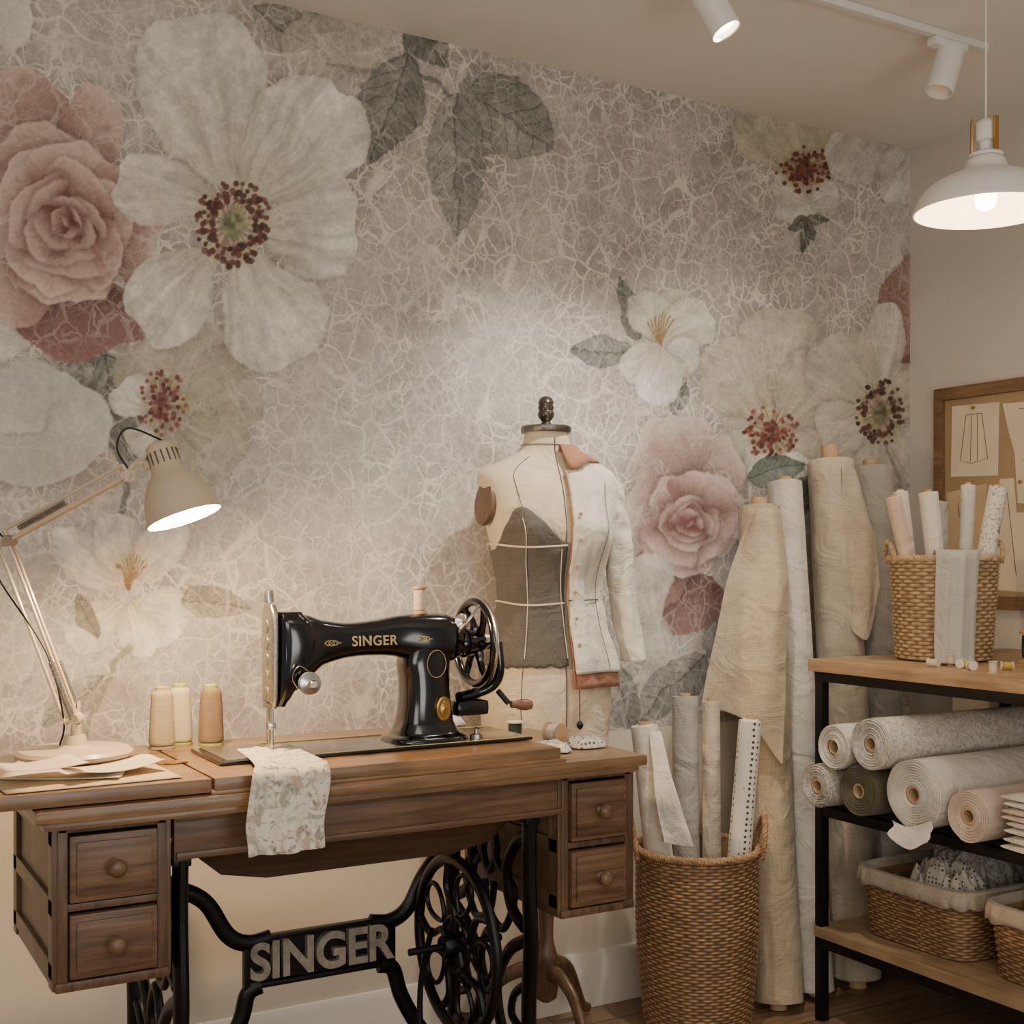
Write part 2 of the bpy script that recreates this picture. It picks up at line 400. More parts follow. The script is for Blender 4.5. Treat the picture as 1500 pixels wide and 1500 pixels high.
def stamens(cx,cy,rx,ry,n,dot=(94,60,54),green=(126,122,96),seed=1,r0=.58):
    rr=random.Random(seed)
    i=win(cx-rx*1.6,cx+rx*1.6,cy-ry*1.6,cy+ry*1.6)
    x=px[i]-cx;y=py[i]-cy; q=np.sqrt((x/rx)**2+(y/ry)**2)
    put(i,np.clip((1.05-q)*3,0,1)*.7,C3((132,113,92))*np.ones((len(i),1)))
    a=np.arctan2(y/ry,x/rx); fil=(vn(a*16,q*0,1,seed)>.6)&(q<1.05)&(q>.3)
    put(i,fil*.75,C3((196,184,148))*np.ones((len(i),1)))
    put(i,np.clip((.48-q)*5,0,1)*.95,C3(green)*(.7+.6*vn(px[i],py[i],6,3))[:,None])
    for k in range(n):
        an=rr.uniform(0,2*pi); q0=rr.uniform(r0,1.12); ddx=cx+rx*q0*math.cos(an); ddy=cy+ry*q0*math.sin(an); r_=rr.uniform(.05,.085)*(rx+ry)/2+.8
        j=np.where((np.abs(px[i]-ddx)<r_+2)&(np.abs(py[i]-ddy)<r_+2))[0]; jj=i[j]
        d=np.hypot(px[jj]-ddx,py[jj]-ddy); f=rr.uniform(.7,1.3)
        put(jj,np.clip((r_-d)/1.2+.3,0,1)*.97,np.clip(C3(dot)*f,0,1)*np.ones((len(jj),1)))
def rose(cx,cy,rx,ry,light,dark,core,seed=0,op=.9):
    rr=random.Random(seed)
    for rad,n,sz in ((.60,5,.54),(.42,4,.48),(.28,4,.36),(.17,3,.28),(.08,3,.18),(.0,1,.10)):
        a0=rr.uniform(0,6)
        for k in range(n):
            a=a0+2*pi*k/n+rr.uniform(-.45,.45); f=(1-rad/.62); jr=rad*rr.uniform(.75,1.2)
            li=tuple(light[c]*(1-f*.30)+core[c]*f*.30 for c in range(3)); da=tuple(dark[c]*(1-f)+core[c]*f for c in range(3))
            ex=math.sqrt(rx*ry)
            blob(cx+rx*(jr*math.cos(a)+.06*f),cy+ry*(jr*math.sin(a)-.02*f),ex*sz*rr.uniform(.62,.9),ex*sz*rr.uniform(.95,1.35),rr.uniform(-.3,.3),li,da,rot=a+rr.uniform(-.3,.3),hard=1.15)
W1=(216,212,201); W2=(176,170,148)
# top-left cluster
blob(15,15,38,55,0,W1,(200,196,186))
leaf((370,10),(470,70),34,(140,137,127)); leaf((520,-30),(440,40),40,(134,132,124))
petal((520,20),(430,100),55,(186,176,156),op=.6); petal((470,10),(560,90),50,(180,170,152),op=.6)
stem([(600,-10),(600,90),(640,120),(668,150)],3.5,(116,114,108)); stem([(480,90),(560,110),(600,95)],3,(136,132,124))
leaf((604,60),(640,45),26,(106,106,100)); leaf((600,20),(655,95),34,(110,110,103))
leaf((603,78),(537,240),50,(117,117,111)); leaf((668,120),(808,218),62,(128,128,121)); leaf((664,130),(672,345),47,(132,132,125))
leaf((672,140),(720,85),26,(146,145,138),op=.6)
# lower-left leaves and pale blossoms
leaf((150,500),(20,620),50,(122,124,117),op=.8); leaf((150,520),(190,690),40,(110,113,106),op=.85); stem([(165,640),(185,720),(150,800)],4,(116,118,110))
for a,t,h in (((262,600),(300,475),62),((270,600),(378,560),66),((262,610),(345,690),58),((255,610),(240,705),40),((250,590),(190,500),52)):
    petal(a,t,h,(176,169,150),(160,151,124),op=.85)
petal((225,600),(172,560),34,W1,None); petal((228,620),(190,660),26,(206,200,188))
stamens(237,592,33,46,90,(112,70,64),(124,98,84),3,.1)
blob(55,622,106,92,.6,(208,207,199),(178,180,172),op=.95,hard=.5); blob(20,590,60,50,2,(212,211,204),(188,188,180),op=.5,hard=.4)
petal((-60,470),(48,480),60,W1,W2,p=1.2)
# dusty rose
LR=(194,169,155);DR=(140,108,98)
for c in ((20,175,85,80,-2.2),(135,195,50,72,-1),(60,240,70,60,-1.5)): blob(c[0],c[1],c[2],c[3],c[4],LR,DR)
blob(195,325,48,82,0,(186,160,146),(138,106,96)); blob(118,462,104,62,1.57,(136,97,93),(102,71,69))
blob(30,400,60,80,2.6,(186,160,146),(138,106,96))
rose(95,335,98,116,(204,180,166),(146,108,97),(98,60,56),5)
# big white flower
petal((310,300),(170,262),58,(202,197,187),W2,p=1.2)
petal((315,360),(205,490),66,W1,W2,seed=1); petal((345,290),(262,18),98,W1,W2,p=1.55,seed=2)
petal((372,335),(530,318),88,(210,206,196),W2,p=1.4,seed=3); petal((362,300),(505,128),92,W1,W2,p=1.4,seed=4); petal((358,360),(428,536),82,W1,W2,p=1.5,seed=5)
stamens(342,328,50,56,170,(88,58,52),(120,124,92),9)
# lily low left
petal((185,860),(75,790),36,W1,(200,185,150),p=1.2);petal((185,850),(165,748),34,W1,(200,185,150),p=1.2);petal((188,850),(268,765),38,W1,(200,185,150),p=1.2)
petal((190,880),(278,915),44,W1,(205,190,155),p=1.3);petal((180,880),(105,950),36,(206,200,190),(200,185,150),p=1.2);petal((188,880),(215,962),34,W1,(205,190,155))
leaf((262,872),(372,890),26,(146,140,124),op=.85,ser=0); leaf((150,990),(60,1060),30,(140,138,128),op=.75,ser=0); stem([(188,950),(150,1010),(120,1100)],4,(138,133,116)); leaf((110,870),(145,940),18,(120,116,102),op=.8)
blob(-10,930,70,70,0,(200,192,182),(176,168,156),op=.6)
for k in range(9): stem([(186,862),(170+k*5,815+abs(k-4)*4)],1.1,(130,98,66))
# upper right
petal((1180,262),(1092,150),50,(182,173,152),(158,146,116));petal((1180,260),(1212,150),48,(186,177,156),(158,146,116)); petal((1178,262),(1150,170),44,(178,169,148))
petal((1150,270),(1180,322),40,W1,None,p=1.0);petal((1175,292),(1226,268),30,(214,209,200),None,p=1.0);petal((1180,292),(1132,262),26,(212,206,196),None,p=1.0)
stamens(1178,248,38,32,100,(102,57,52),(102,76,60),12,.1)
for t in ((1148,336),(1212,318),(1172,378),(1192,352)): leaf((1182,318),t,9,(92,98,88),ser=0)
petal((1285,160),(1240,272),52,(200,195,186),None,p=1.1); petal((1300,180),(1250,268),44,(188,181,170),None,op=.7); petal((1345,190),(1312,302),42,(202,197,188),None,p=1.1)
# small white blossom
leaf((932,502),(906,402),20,(108,115,107),ser=0); leaf((922,512),(832,512),24,(114,120,112),ser=0); stem([(968,560),(985,610),(1010,660)],4,(124,128,119)); leaf((990,600),(1000,560),14,(116,122,113),ser=0)
petal((972,500),(975,420),28,(206,199,182),(186,176,140),p=1.1);petal((968,505),(928,425),34,W1,(196,186,150),p=1.3);petal((976,505),(1040,455),38,W1,(196,186,150),p=1.3)
petal((970,515),(908,552),34,W1,(206,197,170),p=1.2);petal((975,515),(1015,540),30,W1,None,p=1.2);petal((970,515),(952,598),32,(220,218,211),(206,197,170),p=1.2)
for k in range(8): stem([(968,512),(950+k*6,462+abs(k-4)*4)],1.2,(142,116,76))
# right blossoms
for a,t,h in (((1125,620),(1150,452),66),((1120,630),(1045,500),56),((1135,630),(1232,540),60),((1130,640),(1060,690),46),((1140,640),(1215,700),50)):
    petal(a,t,h,(180,171,155),(160,148,124),op=.92)
petal((1120,625),(1050,650),32,(190,183,171)); petal((1095,650),(1135,705),34,W1,None,p=1.0); petal((1160,660),(1165,700),24,(216,211,202),None,p=1)
stamens(1130,634,38,36,110,(106,61,55),(124,92,76),14,.1)
blob(1335,470,52,95,0,(180,152,138),(138,106,94)); blob(1345,560,40,40,0,(164,130,118),(128,92,83))
petal((1290,600),(1296,440),34,(210,204,194),None); petal((1285,590),(1200,500),56,(190,183,169),W2); petal((1290,600),(1250,730),50,(194,187,175),W2); petal((1300,600),(1360,560),44,(188,180,165),W2);petal((1300,620),(1350,700),44,(190,182,169),W2); petal((1280,610),(1195,640),44,(190,182,169),W2)
stamens(1290,604,32,44,100,(80,60,51),(104,102,78),17); stem([(1300,650),(1322,740)],2.5,(146,136,118))
leaf((1085,700),(1180,680),28,(102,114,107),ser=0); leaf((1160,760),(1190,690),26,(106,114,107),ser=0)
# right rose
LP=(192,173,163);DP_=(148,122,114)
for c in ((965,680,48,62,-2.2),(1045,690,40,52,-.8),(1000,650,46,44,-1.6)): blob(c[0],c[1],c[2],c[3],c[4],LP,DP_)
blob(945,760,34,70,3.1,LP,DP_); blob(1010,880,52,50,1.5,(142,106,102),(106,76,74)); blob(960,850,42,56,2,(166,136,128),(130,100,95))
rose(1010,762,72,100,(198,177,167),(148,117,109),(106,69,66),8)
petal((965,930),(925,810),44,(202,197,188),None,op=.8); petal((985,1000),(950,900),30,(190,185,176),None,op=.6)
leaf((890,960),(925,1075),30,(132,133,128)); leaf((1040,960),(925,1060),34,(134,133,128)); leaf((1050,900),(1100,1010),36,(134,131,126))
Cc=np.clip(Cc,0,1)**2.2
# wall mesh
def make_back_wall():
    n=nx*nzv
    co=np.empty((n,3),dtype=np.float32); co[:,0]=X; co[:,1]=YW; co[:,2]=Z
    i=np.arange(nzv-1)[:,None]*nx+np.arange(nx-1)[None,:]; i=i.ravel()
    q=np.stack([i,i+1,i+1+nx,i+nx],1)
    ex=[(-1.6,YW,0),(XR,YW,0),(XR,YW,ZP),(-1.6,YW,ZP),(-1.6,YW,H),(-.1,YW,H),(-.1,YW,ZP),
        (-1.6,YW+.1,0),(XR+.1,YW+.1,0),(XR+.1,YW+.1,H),(-1.6,YW+.1,H)]
    eq=np.array([[0,1,2,3],[3,6,5,4],[7,8,9,10]])
    co=np.vstack([co,np.array(ex,dtype=np.float32)])
    q=np.vstack([q,eq+n])
    me=bpy.data.meshes.new('wall_back'); me.vertices.add(len(co)); me.vertices.foreach_set('co',co.ravel())
    me.loops.add(len(q)*4); me.loops.foreach_set('vertex_index',q.ravel().astype(np.int32))
    me.polygons.add(len(q)); me.polygons.foreach_set('loop_start',np.arange(len(q),dtype=np.int32)*4); 
    mi=np.zeros(len(q),dtype=np.int32); mi[-3]=1; mi[-2]=1; mi[-1]=1
    me.update(calc_edges=True)
    me.polygons.foreach_set('material_index',mi)
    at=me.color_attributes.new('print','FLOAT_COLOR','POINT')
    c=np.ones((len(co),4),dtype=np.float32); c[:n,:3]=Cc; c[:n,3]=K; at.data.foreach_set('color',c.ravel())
    m,nt,b=newmat('mural_wallpaper'); L=nt.links
    a=N(nt,'ShaderNodeAttribute'); a.attribute_name='print'
    tc=N(nt,'ShaderNodeTexCoord')
    dn=N(nt,'ShaderNodeTexNoise'); dn.inputs['Scale'].default_value=16; dn.inputs['Detail'].default_value=6; dn.inputs['Roughness'].default_value=.62; L.new(tc.outputs['Object'],dn.inputs['Vector'])
    sb=N(nt,'ShaderNodeVectorMath',operation='SUBTRACT'); L.new(dn.outputs['Color'],sb.inputs[0]); sb.inputs[1].default_value=(.5,.5,.5)
    ms=N(nt,'ShaderNodeVectorMath',operation='SCALE'); L.new(sb.outputs[0],ms.inputs[0]); ms.inputs['Scale'].default_value=.05
    ad=N(nt,'ShaderNodeVectorMath',operation='ADD'); L.new(tc.outputs['Object'],ad.inputs[0]); L.new(ms.outputs[0],ad.inputs[1])
    last=None
    for s,w,o,mn,st_ in ((14,.044,0,.35,1.0),(27,.056,3,.12,1.0),(50,.07,7,.0,.6)):
        mp=N(nt,'ShaderNodeMapping'); mp.inputs['Scale'].default_value=(1,0,.85); mp.inputs['Location'].default_value=(o,0,o); L.new(ad.outputs[0],mp.inputs['Vector'])
        v=N(nt,'ShaderNodeTexVoronoi',feature='DISTANCE_TO_EDGE'); v.inputs['Scale'].default_value=s; L.new(mp.outputs[0],v.inputs['Vector'])
        r=ramp(nt,[(0,(1,1,1)),(w*.5,(.85,.85,.85)),(w,(0,0,0))]); L.new(v.outputs['Distance'],r.inputs['Fac'])
        n2=N(nt,'ShaderNodeTexNoise'); n2.inputs['Scale'].default_value=6+o*1.5; n2.inputs['Detail'].default_value=4; L.new(mp.outputs[0],n2.inputs['Vector'])
        r2=ramp(nt,[(.42,(mn,mn,mn)),(.58,(st_,st_,st_))]); L.new(n2.outputs['Fac'],r2.inputs['Fac'])
        mu=N(nt,'ShaderNodeMath',operation='MULTIPLY'); L.new(r.outputs['Color'],mu.inputs[0]); L.new(r2.outputs['Color'],mu.inputs[1])
        if last is None: last=mu.outputs[0]
        else:
            mxx=N(nt,'ShaderNodeMath',operation='MAXIMUM'); L.new(last,mxx.inputs[0]); L.new(mu.outputs[0],mxx.inputs[1]); last=mxx.outputs[0]
    m2=N(nt,'ShaderNodeMath',operation='MULTIPLY'); L.new(last,m2.inputs[0]); L.new(a.outputs['Alpha'],m2.inputs[1])
    m3=N(nt,'ShaderNodeMath',operation='MULTIPLY'); L.new(m2.outputs[0],m3.inputs[0]); m3.inputs[1].default_value=.78
    mx=N(nt,'ShaderNodeMix',data_type='RGBA'); L.new(m3.outputs[0],mx.inputs[0]); L.new(a.outputs['Color'],mx.inputs[6]); mx.inputs[7].default_value=(*lin((228,220,206)),1)
    fn=N(nt,'ShaderNodeTexNoise'); fn.inputs['Scale'].default_value=120; fn.inputs['Detail'].default_value=7; fn.inputs['Roughness'].default_value=.7; L.new(tc.outputs['Object'],fn.inputs['Vector'])
    fr=ramp(nt,[(.3,(.82,.82,.82)),(.7,(1.08,1.08,1.08))]); L.new(fn.outputs['Fac'],fr.inputs['Fac'])
    mm=N(nt,'ShaderNodeMix',data_type='RGBA',blend_type='MULTIPLY'); mm.inputs[0].default_value=1; L.new(mx.outputs[2],mm.inputs[6]); L.new(fr.outputs['Color'],mm.inputs[7])
    L.new(mm.outputs[2],b.inputs['Base Color']); b.inputs['Roughness'].default_value=.75
    me.materials.append(m); me.materials.append(mWallLow)
    o=bpy.data.objects.new('wall_back',me); COL.objects.link(o); struct(o)
make_back_wall()
g=G(); g.box((XR+.05,.4,H/2),(.1,4.626,H),0); struct(g.out('wall_right',mWall))
g=G(); g.box((.73,.556,-.05),(4.66,4.314,.1),0); struct(g.out('floor',mFloor))
g=G(); g.box((.73,.606,H+.05),(4.66,4.414,.1),0); struct(g.out('ceiling',mCeil))
def baseb(name,p0,p1,nrm):
    prof=[(0,0),(.018,0),(.018,.105),(.014,.115),(.014,.122),(.006,.138),(0,.14)]
    g=G(); rows=[[V(p)+V(nrm)*(a+.0005)+V((0,0,z+.0005)) for a,z in prof] for p in (p0,p1)]
    g.grid(rows,cv=True,ca=True,cb=True,sm=False); struct(g.out(name,mTrim))
baseb('baseboard_back',(-1.6,YW,0),(XR-.001,YW,0),(0,-1,0))
baseb('baseboard_right',(XR,-1.8,0),(XR,YW-.02,0),(-1,0,0))

# ---------------------------------------------------------------- sewing table
tb=thing('sewing_table','antique brown wooden treadle sewing table with black cast iron legs','sewing table',(.89,2.2,0))
def wout(g,name,mats,par,**k): return g.out(name,mats,par,world=True,**k)
g=G(); g.box((.89,2.215,.7575),(1.128,.45,.022),.008); g.box((.89,2.215,.741),(1.10,.43,.012),.005); wout(g,'tabletop',mWoodTop,tb)
g=G(); g.box((.325,2.2175,.7825),(.55,.425,.024),.007); wout(g,'folding_leaf',mWoodTop,tb)
g=G(); g.box((.934,2.2175,.7825),(.662,.425,.024),.007); g.box((.934,2.2175,.7715),(.675,.438,.006),.002); wout(g,'machine_platform',mWoodTop,tb)
g=G(); g.box((.92,2.05,.697),(.745,.02,.075),.003); g.box((.92,2.40,.697),(.745,.02,.075),.003); g.box((.92,2.043,.727),(.74,.01,.012),.003)
g.box((.92,2.04,.667),(.74,.012,.012),.004); wout(g,'apron',mWood,tb)
g=G(); ys0,ys1=2.07,2.39
rows=[]
for x,zb in ((.60,.65),(.64,.615),(.72,.60),(1.08,.60),(1.16,.615),(1.20,.65)):
    rows.append([V((x,ys0,.66)),V((x,ys0+.02,zb)),V((x,ys1,zb)),V((x,ys1,.66))])
g.grid(rows,cv=True,ca=True,cb=True,sm=False); wout(g,'machine_well',mWoodY,tb)
def drawer_case(x0,x1,z0):
    y0,y1=2.035,2.42; z1=.735; w=.016
    g=G()
    g.box(((x0+w/2),(y0+y1)/2,(z0+z1)/2),(w,y1-y0,z1-z0),.003); g.box(((x1-w/2),(y0+y1)/2,(z0+z1)/2),(w,y1-y0,z1-z0),.003)
    g.box(((x0+x1)/2,(y0+y1)/2,z0+.008),(x1-x0+.008,y1-y0+.01,.016),.005); g.box(((x0+x1)/2,(y0+y1)/2,z1-.006),(x1-x0,y1-y0,.012),.002)
    zm=(z0+z1)/2
    g.box(((x0+x1)/2,(y0+y1)/2,zm),(x1-x0-.004,y1-y0-.004,.012),.003)
    g.box(((x0+x1)/2,y1-.005,(z0+z1)/2),(x1-x0-.01,.01,z1-z0-.01),.001)
    for xx in (x0-.003,x1+.003):
        for yy in (y0+.02,y1-.02): g.box((xx,yy,(z0+z1)/2),(.008,.035,z1-z0-.004),.002)
        for zz in (z0+.03,z1-.02,zm): g.box((xx,(y0+y1)/2,zz),(.008,y1-y0-.01,.028),.002)
    wout(g,'drawer_case',mWoodZ,tb)
    for a,b_ in ((z0+.018,zm-.008),(zm+.008,z1-.014)):
        g=G(); cx=(x0+x1)/2; cz=(a+b_)/2
        g.box((cx,y0+.0,cz),(x1-x0-2*w-.003,.018,b_-a-.003),.004)
        g.box((cx,y0-.010,cz),(x1-x0-2*w-.022,.006,b_-a-.024),.003)
        g.box((cx,y0+.17,cz-.005),(x1-x0-2*w-.012,.32,b_-a-.02),.002)
        d=wout(g,'drawer',mWood,tb); MAT[d.name]=MAT[tb.name]
        g=G(); g.T=Matrix.Translation((cx,y0-.012,cz))@Matrix.Rotation(pi/2,4,'X')
        g.lathe([(.009,-.002),(.010,.002),(.006,.006),(.006,.012),(.012,.016),(.0145,.021),(.012,.027),(.006,.030),(.001,.0305)],24,ca=True,cb=True)
        g.out('knob',mWood,d,world=True)
drawer_case(.366,.535,.478); drawer_case(1.284,1.446,.462)
def side_frame(x):
    g=G(); P=lambda y,z:(x,y,z)
    t=lambda pts,r=.010,n=8,cl=False:g.tube(cr([P(*p) for p in pts],n,cl),r,10,closed=cl,up=(1,0,0),flat=1.3)
    g.box((x,2.225,.652),(.03,.345,.014),.003)
    t([(2.067,.655),(2.07,.55),(2.062,.42),(2.07,.30),(2.067,.17)],.0135); t([(2.383,.655),(2.38,.55),(2.388,.42),(2.38,.30),(2.383,.17)],.0135)
    t([(2.067,.17),(2.05,.10),(2.02,.05),(1.99,.015)],.013); t([(2.383,.17),(2.40,.10),(2.43,.05),(2.46,.015)],.013)
    t([(1.985,.013),(2.1,.03),(2.225,.035),(2.35,.03),(2.465,.013)],.010)
    for s in (-1,1):
        c=2.225
        t([(c+s*.15,.62),(c+s*.11,.60),(c+s*.07,.54),(c+s*.09,.47),(c+s*.14,.44)]); 
        t([(c+s*.15,.42),(c+s*.08,.38),(c+s*.03,.30),(c+s*.06,.21),(c+s*.14,.18)])
        t([(c+s*.02,.64),(c+s*.03,.55),(c+s*.1,.5),(c+s*.06,.42),(c,.44),(c-s*.02,.5)],.007)
        t([(c+s*.14,.33),(c+s*.10,.30),(c+s*.09,.26),(c+s*.13,.24)],.007)
        t([(c+s*.02,.04),(c+s*.05,.1),(c+s*.02,.17),(c+s*.09,.16),(c+s*.14,.12)],.007)
    t([(2.225,.40),(2.26,.34),(2.225,.28),(2.19,.34)],.008,cl=True); t([(2.225,.62),(2.255,.57),(2.225,.52),(2.195,.57)],.007,cl=True)
    wout(g,'iron_side_frame',mIron,tb)
side_frame(.565); side_frame(1.232)
g=G(); yb=2.36
def bt(pts,r=.014): g.tube(cr([(a,yb,z) for a,z in pts],8),r,10,up=(0,1,0),flat=1.5)
bt([(.565,.525),(.63,.53),(.69,.50),(.735,.43),(.775,.408),(.82,.412)],.011); bt([(1.232,.53),(1.19,.53),(1.15,.49),(1.115,.43),(1.075,.408),(1.03,.412)],.011)
bt([(.80,.322),(.775,.31),(.76,.26),(.72,.19),(.65,.12),(.565,.08)],.011); bt([(1.05,.322),(1.08,.31),(1.10,.25),(1.14,.18),(1.19,.12),(1.232,.09)],.011)
g.box((.925,yb,.4145),(.31,.016,.010),.003); g.box((.925,yb,.3235),(.31,.016,.010),.003)
g.box((.772,yb,.369),(.012,.016,.10),.003); g.box((1.078,yb,.369),(.012,.016,.10),.003); g.box((.925,yb+.004,.369),(.30,.004,.09),0)
br_=wout(g,'iron_brace',mIron,tb)
mLet=M('worn_iron_lettering',(156,148,134),.5,.3,.25,60,.3,200)
text_obj('SINGER',.098,.007,.0028,'lettering',mLet,br_,Matrix.Translation((.925-.89,yb-.006-2.2,.368))@Matrix.Rotation(pi/2,4,'X')@Matrix.Diagonal((.93,1,1,1)),space=.98)
g=G(); c=V((1.13,2.175,.40)); R_=.163
def cy(a,r,dx=0): return c+V((dx,math.cos(a)*r,math.sin(a)*r))
g.tube([cy(2*pi*i/64,R_) for i in range(64)],.010,10,closed=True,up=(1,0,0),flat=1.2)
g.tube([cy(2*pi*i/40,.052) for i in range(40)],.006,8,closed=True)
for k in range(5):
    a=2*pi*k/5
    g.tube(cr([cy(a,.02),cy(a+.25,.06),cy(a-.05,.11),cy(a+.12,.160)],6),.0075,8)
    g.tube([cy(a+.62+.28*math.sin(2*pi*i/20),.105+.042*math.cos(2*pi*i/20)) for i in range(20)],.005,8,closed=True)
g.T=zal(c-V((.03,0,0)),(1,0,0)); g.lathe([(.004,0),(.02,0),(.024,.01),(.024,.05),(.016,.06),(.004,.06)],20,ca=True,cb=True); g.T=Matrix.Identity(4)
g.tube([c-V((.1,0,0)),c+V((.1,0,0))],.007,8)
wout(g,'treadle_wheel',mIron,tb)
g=G(); g.tube(cr([(1.09,2.20,.43),(1.085,2.24,.30),(1.08,2.22,.13)],6),.006,8); wout(g,'pitman_rod',mIron,tb)
g=G()
for i in range(9): g.box((.76+i*.04,2.2,.11),(.012,.24,.012),.002)
for y in (2.08,2.2,2.32): g.box((.92,y,.11),(.36,.016,.014),.002)
g.tube([(.56,2.2,.105),(1.24,2.2,.105)],.006,8)
wout(g,'foot_pedal',mIron,tb)
g=G(); g.box((.585,2.19,.7958),(.05,.02,.0014),.0005); g.T=Matrix.Translation((.585,2.19,.7955)); g.lathe([(.02,0),(.02,.0012),(.001,.0012)],20); wout(g,'brass_hinge',mBrass,tb)

# ---------------------------------------------------------------- sewing machine
ZT=.795
sm_=thing('sewing_machine','black enamel vintage sewing machine with gold lettering on the table','sewing machine',(.77,2.2,ZT+.0006))
def secx(x,zl,zh,hd,p=3,n=32,yc=0):
    return [V((x,yc+a,(zl+zh)/2+b_)) for a,b_ in (sup(hd,(zh-zl)/2,p,2*pi*j/n) for j in range(n))]
def secz(z,xl,xh,hd,p=3,n=32):
    return [V(((xl+xh)/2+a,b_,z)) for a,b_ in (sup((xh-xl)/2,hd,p,2*pi*j/n) for j in range(n))]
def smooth_st(S,n=5):
    out=[]; 
    for q in cr([V((s[1],s[2],s[3])) for s in S],n): out.append(q)
    zz=[]
    for a,b_ in zip(S[:-1],S[1:]):
        for j in range(n): zz.append(a[0]+(b_[0]-a[0])*j/n)
    zz.append(S[-1][0])
    return [(z,q.x,q.y,q.z) for z,q in zip(zz,out)]
g=G()
A=[(.012,.12,.245,.036),(.035,.11,.252,.040),(.06,.13,.250,.037),(.09,.155,.240,.0325),(.14,.168,.233,.031),(.2,.170,.237,.031),(.245,.165,.244,.032),(.30,.15,.247,.040),(.345,.15,.245,.041),(.372,.16,.232,.034),(.385,.175,.215,.022)]
g.grid([secx(*s) for s in smooth_st(A)],cv=True,ca=True,cb=True)
B=[(0.004,.222,.388,.066),(.012,.226,.384,.064),(.018,.240,.370,.054),(.04,.250,.358,.047),(.08,.256,.352,.043),(.12,.256,.350,.042),(.155,.252,.352,.041),(.19,.262,.358,.038),(.22,.27,.35,.034)]
g.grid([secz(*s) for s in smooth_st(B)],cv=True,ca=True,cb=True)
Hd=[(.085,.0,.020,.018),(.10,.0,.028,.028),(.13,.0,.048,.036),(.17,.0,.072,.040),(.21,.0,.080,.041),(.24,.0,.066,.038),(.256,.004,.05,.028)]
g.grid([secz(*s) for s in smooth_st(Hd)],cv=True,ca=True,cb=True)
g.box((.185,0,.003),(.62,.18,.006),.002)
g.out('machine_body',mEnam,sm_)
g=G(); g.grid([secz(*s,p=4) for s in smooth_st([(.083,-.013,.001,.024),(.1,-.013,.001,.030),(.2,-.013,.001,.034),(.255,-.013,.001,.032),(.27,-.012,.0,.02)],4)],cv=True,ca=True,cb=True)
for z in (.11,.14,.17,.2,.23): g.T=zal((-.013,0,z),(-1,0,0)); g.lathe([(.012,0),(.012,.0015),(.006,.002),(.001,.002)],16); g.T=Matrix.Identity(4)
g.out('face_plate',mNick,sm_)
g=G(); g.tube([(-.004,-.004,.01),(-.004,-.004,.09)],.0035,10); g.tube([(-.004,-.004,-.0),(-.004,-.004,.02)],.001,6)
g.tube([(-.004,.012,.02),(-.004,.012,.295)],.0045,10); g.box((-.004,.0,.05),(.014,.016,.012),.002); g.box((-.004,-.004,.008),(.009,.03,.004),.001); g.box((-.004,.006,.018),(.008,.008,.02),.001)
g.T=zal((-.004,.012,.285),(0,0,1)); g.lathe([(.004,-.012),(.009,-.012),(.009,.0),(.007,.01),(.001,.011)],16,cb=True); g.T=Matrix.Identity(4)
g.tube([(-.004,-.012,.09),(-.02,-.03,.095),(-.03,-.035,.1)],.002,6)
g.out('needle_bar',mChrome,sm_)
g=G(); g.T=zal((.052,-.036,.128),(0,-1,0)); g.lathe([(.006,0),(.006,.006),(.02,.007),(.021,.009),(.012,.012),(.02,.014),(.02,.017),(.007,.02),(.008,.03),(.006,.034),(.001,.034)],24,cb=True)
g.T=Matrix.Identity(4); g.tube(cr([(.05,-.045,.15),(.03,-.05,.16),(.02,-.045,.14),(.03,-.045,.12)],5),.0012,6)
g.out('tension_dial',mChrome,sm_)
g=G(); g.box((-.06,0,.0065),(.10,.155,.0025),.0008); g.box((.0,0,.0068),(.018,.05,.003),.0008); g.out('slide_plate',mNick,sm_)
g=G(); wc=V((.415,0,.187))
def wy_(a,r,dx=0): return wc+V((dx,math.cos(a)*r,math.sin(a)*r))
g.tube([wy_(2*pi*i/56,.081) for i in range(56)],.0085,12,closed=True,up=(1,0,0),flat=1)
for k in range(6):
    a=2*pi*k/6; g.tube(cr([wy_(a,.012,.006),wy_(a+.12,.045,.004),wy_(a-.05,.078)],5),[.009]*4+[.007]*4+[.006]*3,8)
g.T=zal((.375,0,.187),(1,0,0)); g.lathe([(.026,0),(.03,.008),(.026,.03),(.022,.05),(.016,.058),(.001,.058)],24,cb=True); g.T=Matrix.Identity(4)
hw_=g.out('handwheel',mEnam,sm_)
g=G(); g.tube([wy_(2*pi*i/56,.0885,.001) for i in range(56)],.0035,8,closed=True,up=(1,0,0),flat=1.8)
g.T=zal((.432,0,.187),(1,0,0)); g.lathe([(.018,0),(.018,.012),(.012,.016),(.001,.016)],24,cb=True)
g.out('wheel_rim',mChrome,hw_)
g=G(); g.tube(cr([(.38,.0,.08),(.42,.01,.085),(.455,.0,.10),(.465,-.01,.13),(.46,-.01,.187)],6),.011,10); g.box((.40,0,.06),(.07,.05,.03),.01); g.tube([(.462,-.01,.09),(.475,-.03,.066)],.006,8)
g.out('crank_arm',mEnam,sm_)
g=G(); g.T=zal((.478,-.03,.064),(.95,-.3,-.05)); g.lathe([(.004,0),(.008,.003),(.007,.01),(.011,.022),(.0115,.035),(.008,.045),(.001,.048)],20,ca=True,cb=True); g.out('crank_handle',M('dark_handle_wood',(128,88,60),.4,0,.1,40),sm_)
g=G(); g.T=zal((.37,-.03,.23),(0,-1,.2)); g.lathe([(.014,0),(.016,.003),(.010,.006),(.004,.008),(.004,.02),(.001,.02)],20,cb=True); g.T=Matrix.Identity(4); g.tube([(.36,-.035,.21),(.38,-.05,.24),(.40,-.045,.262)],.003,8)
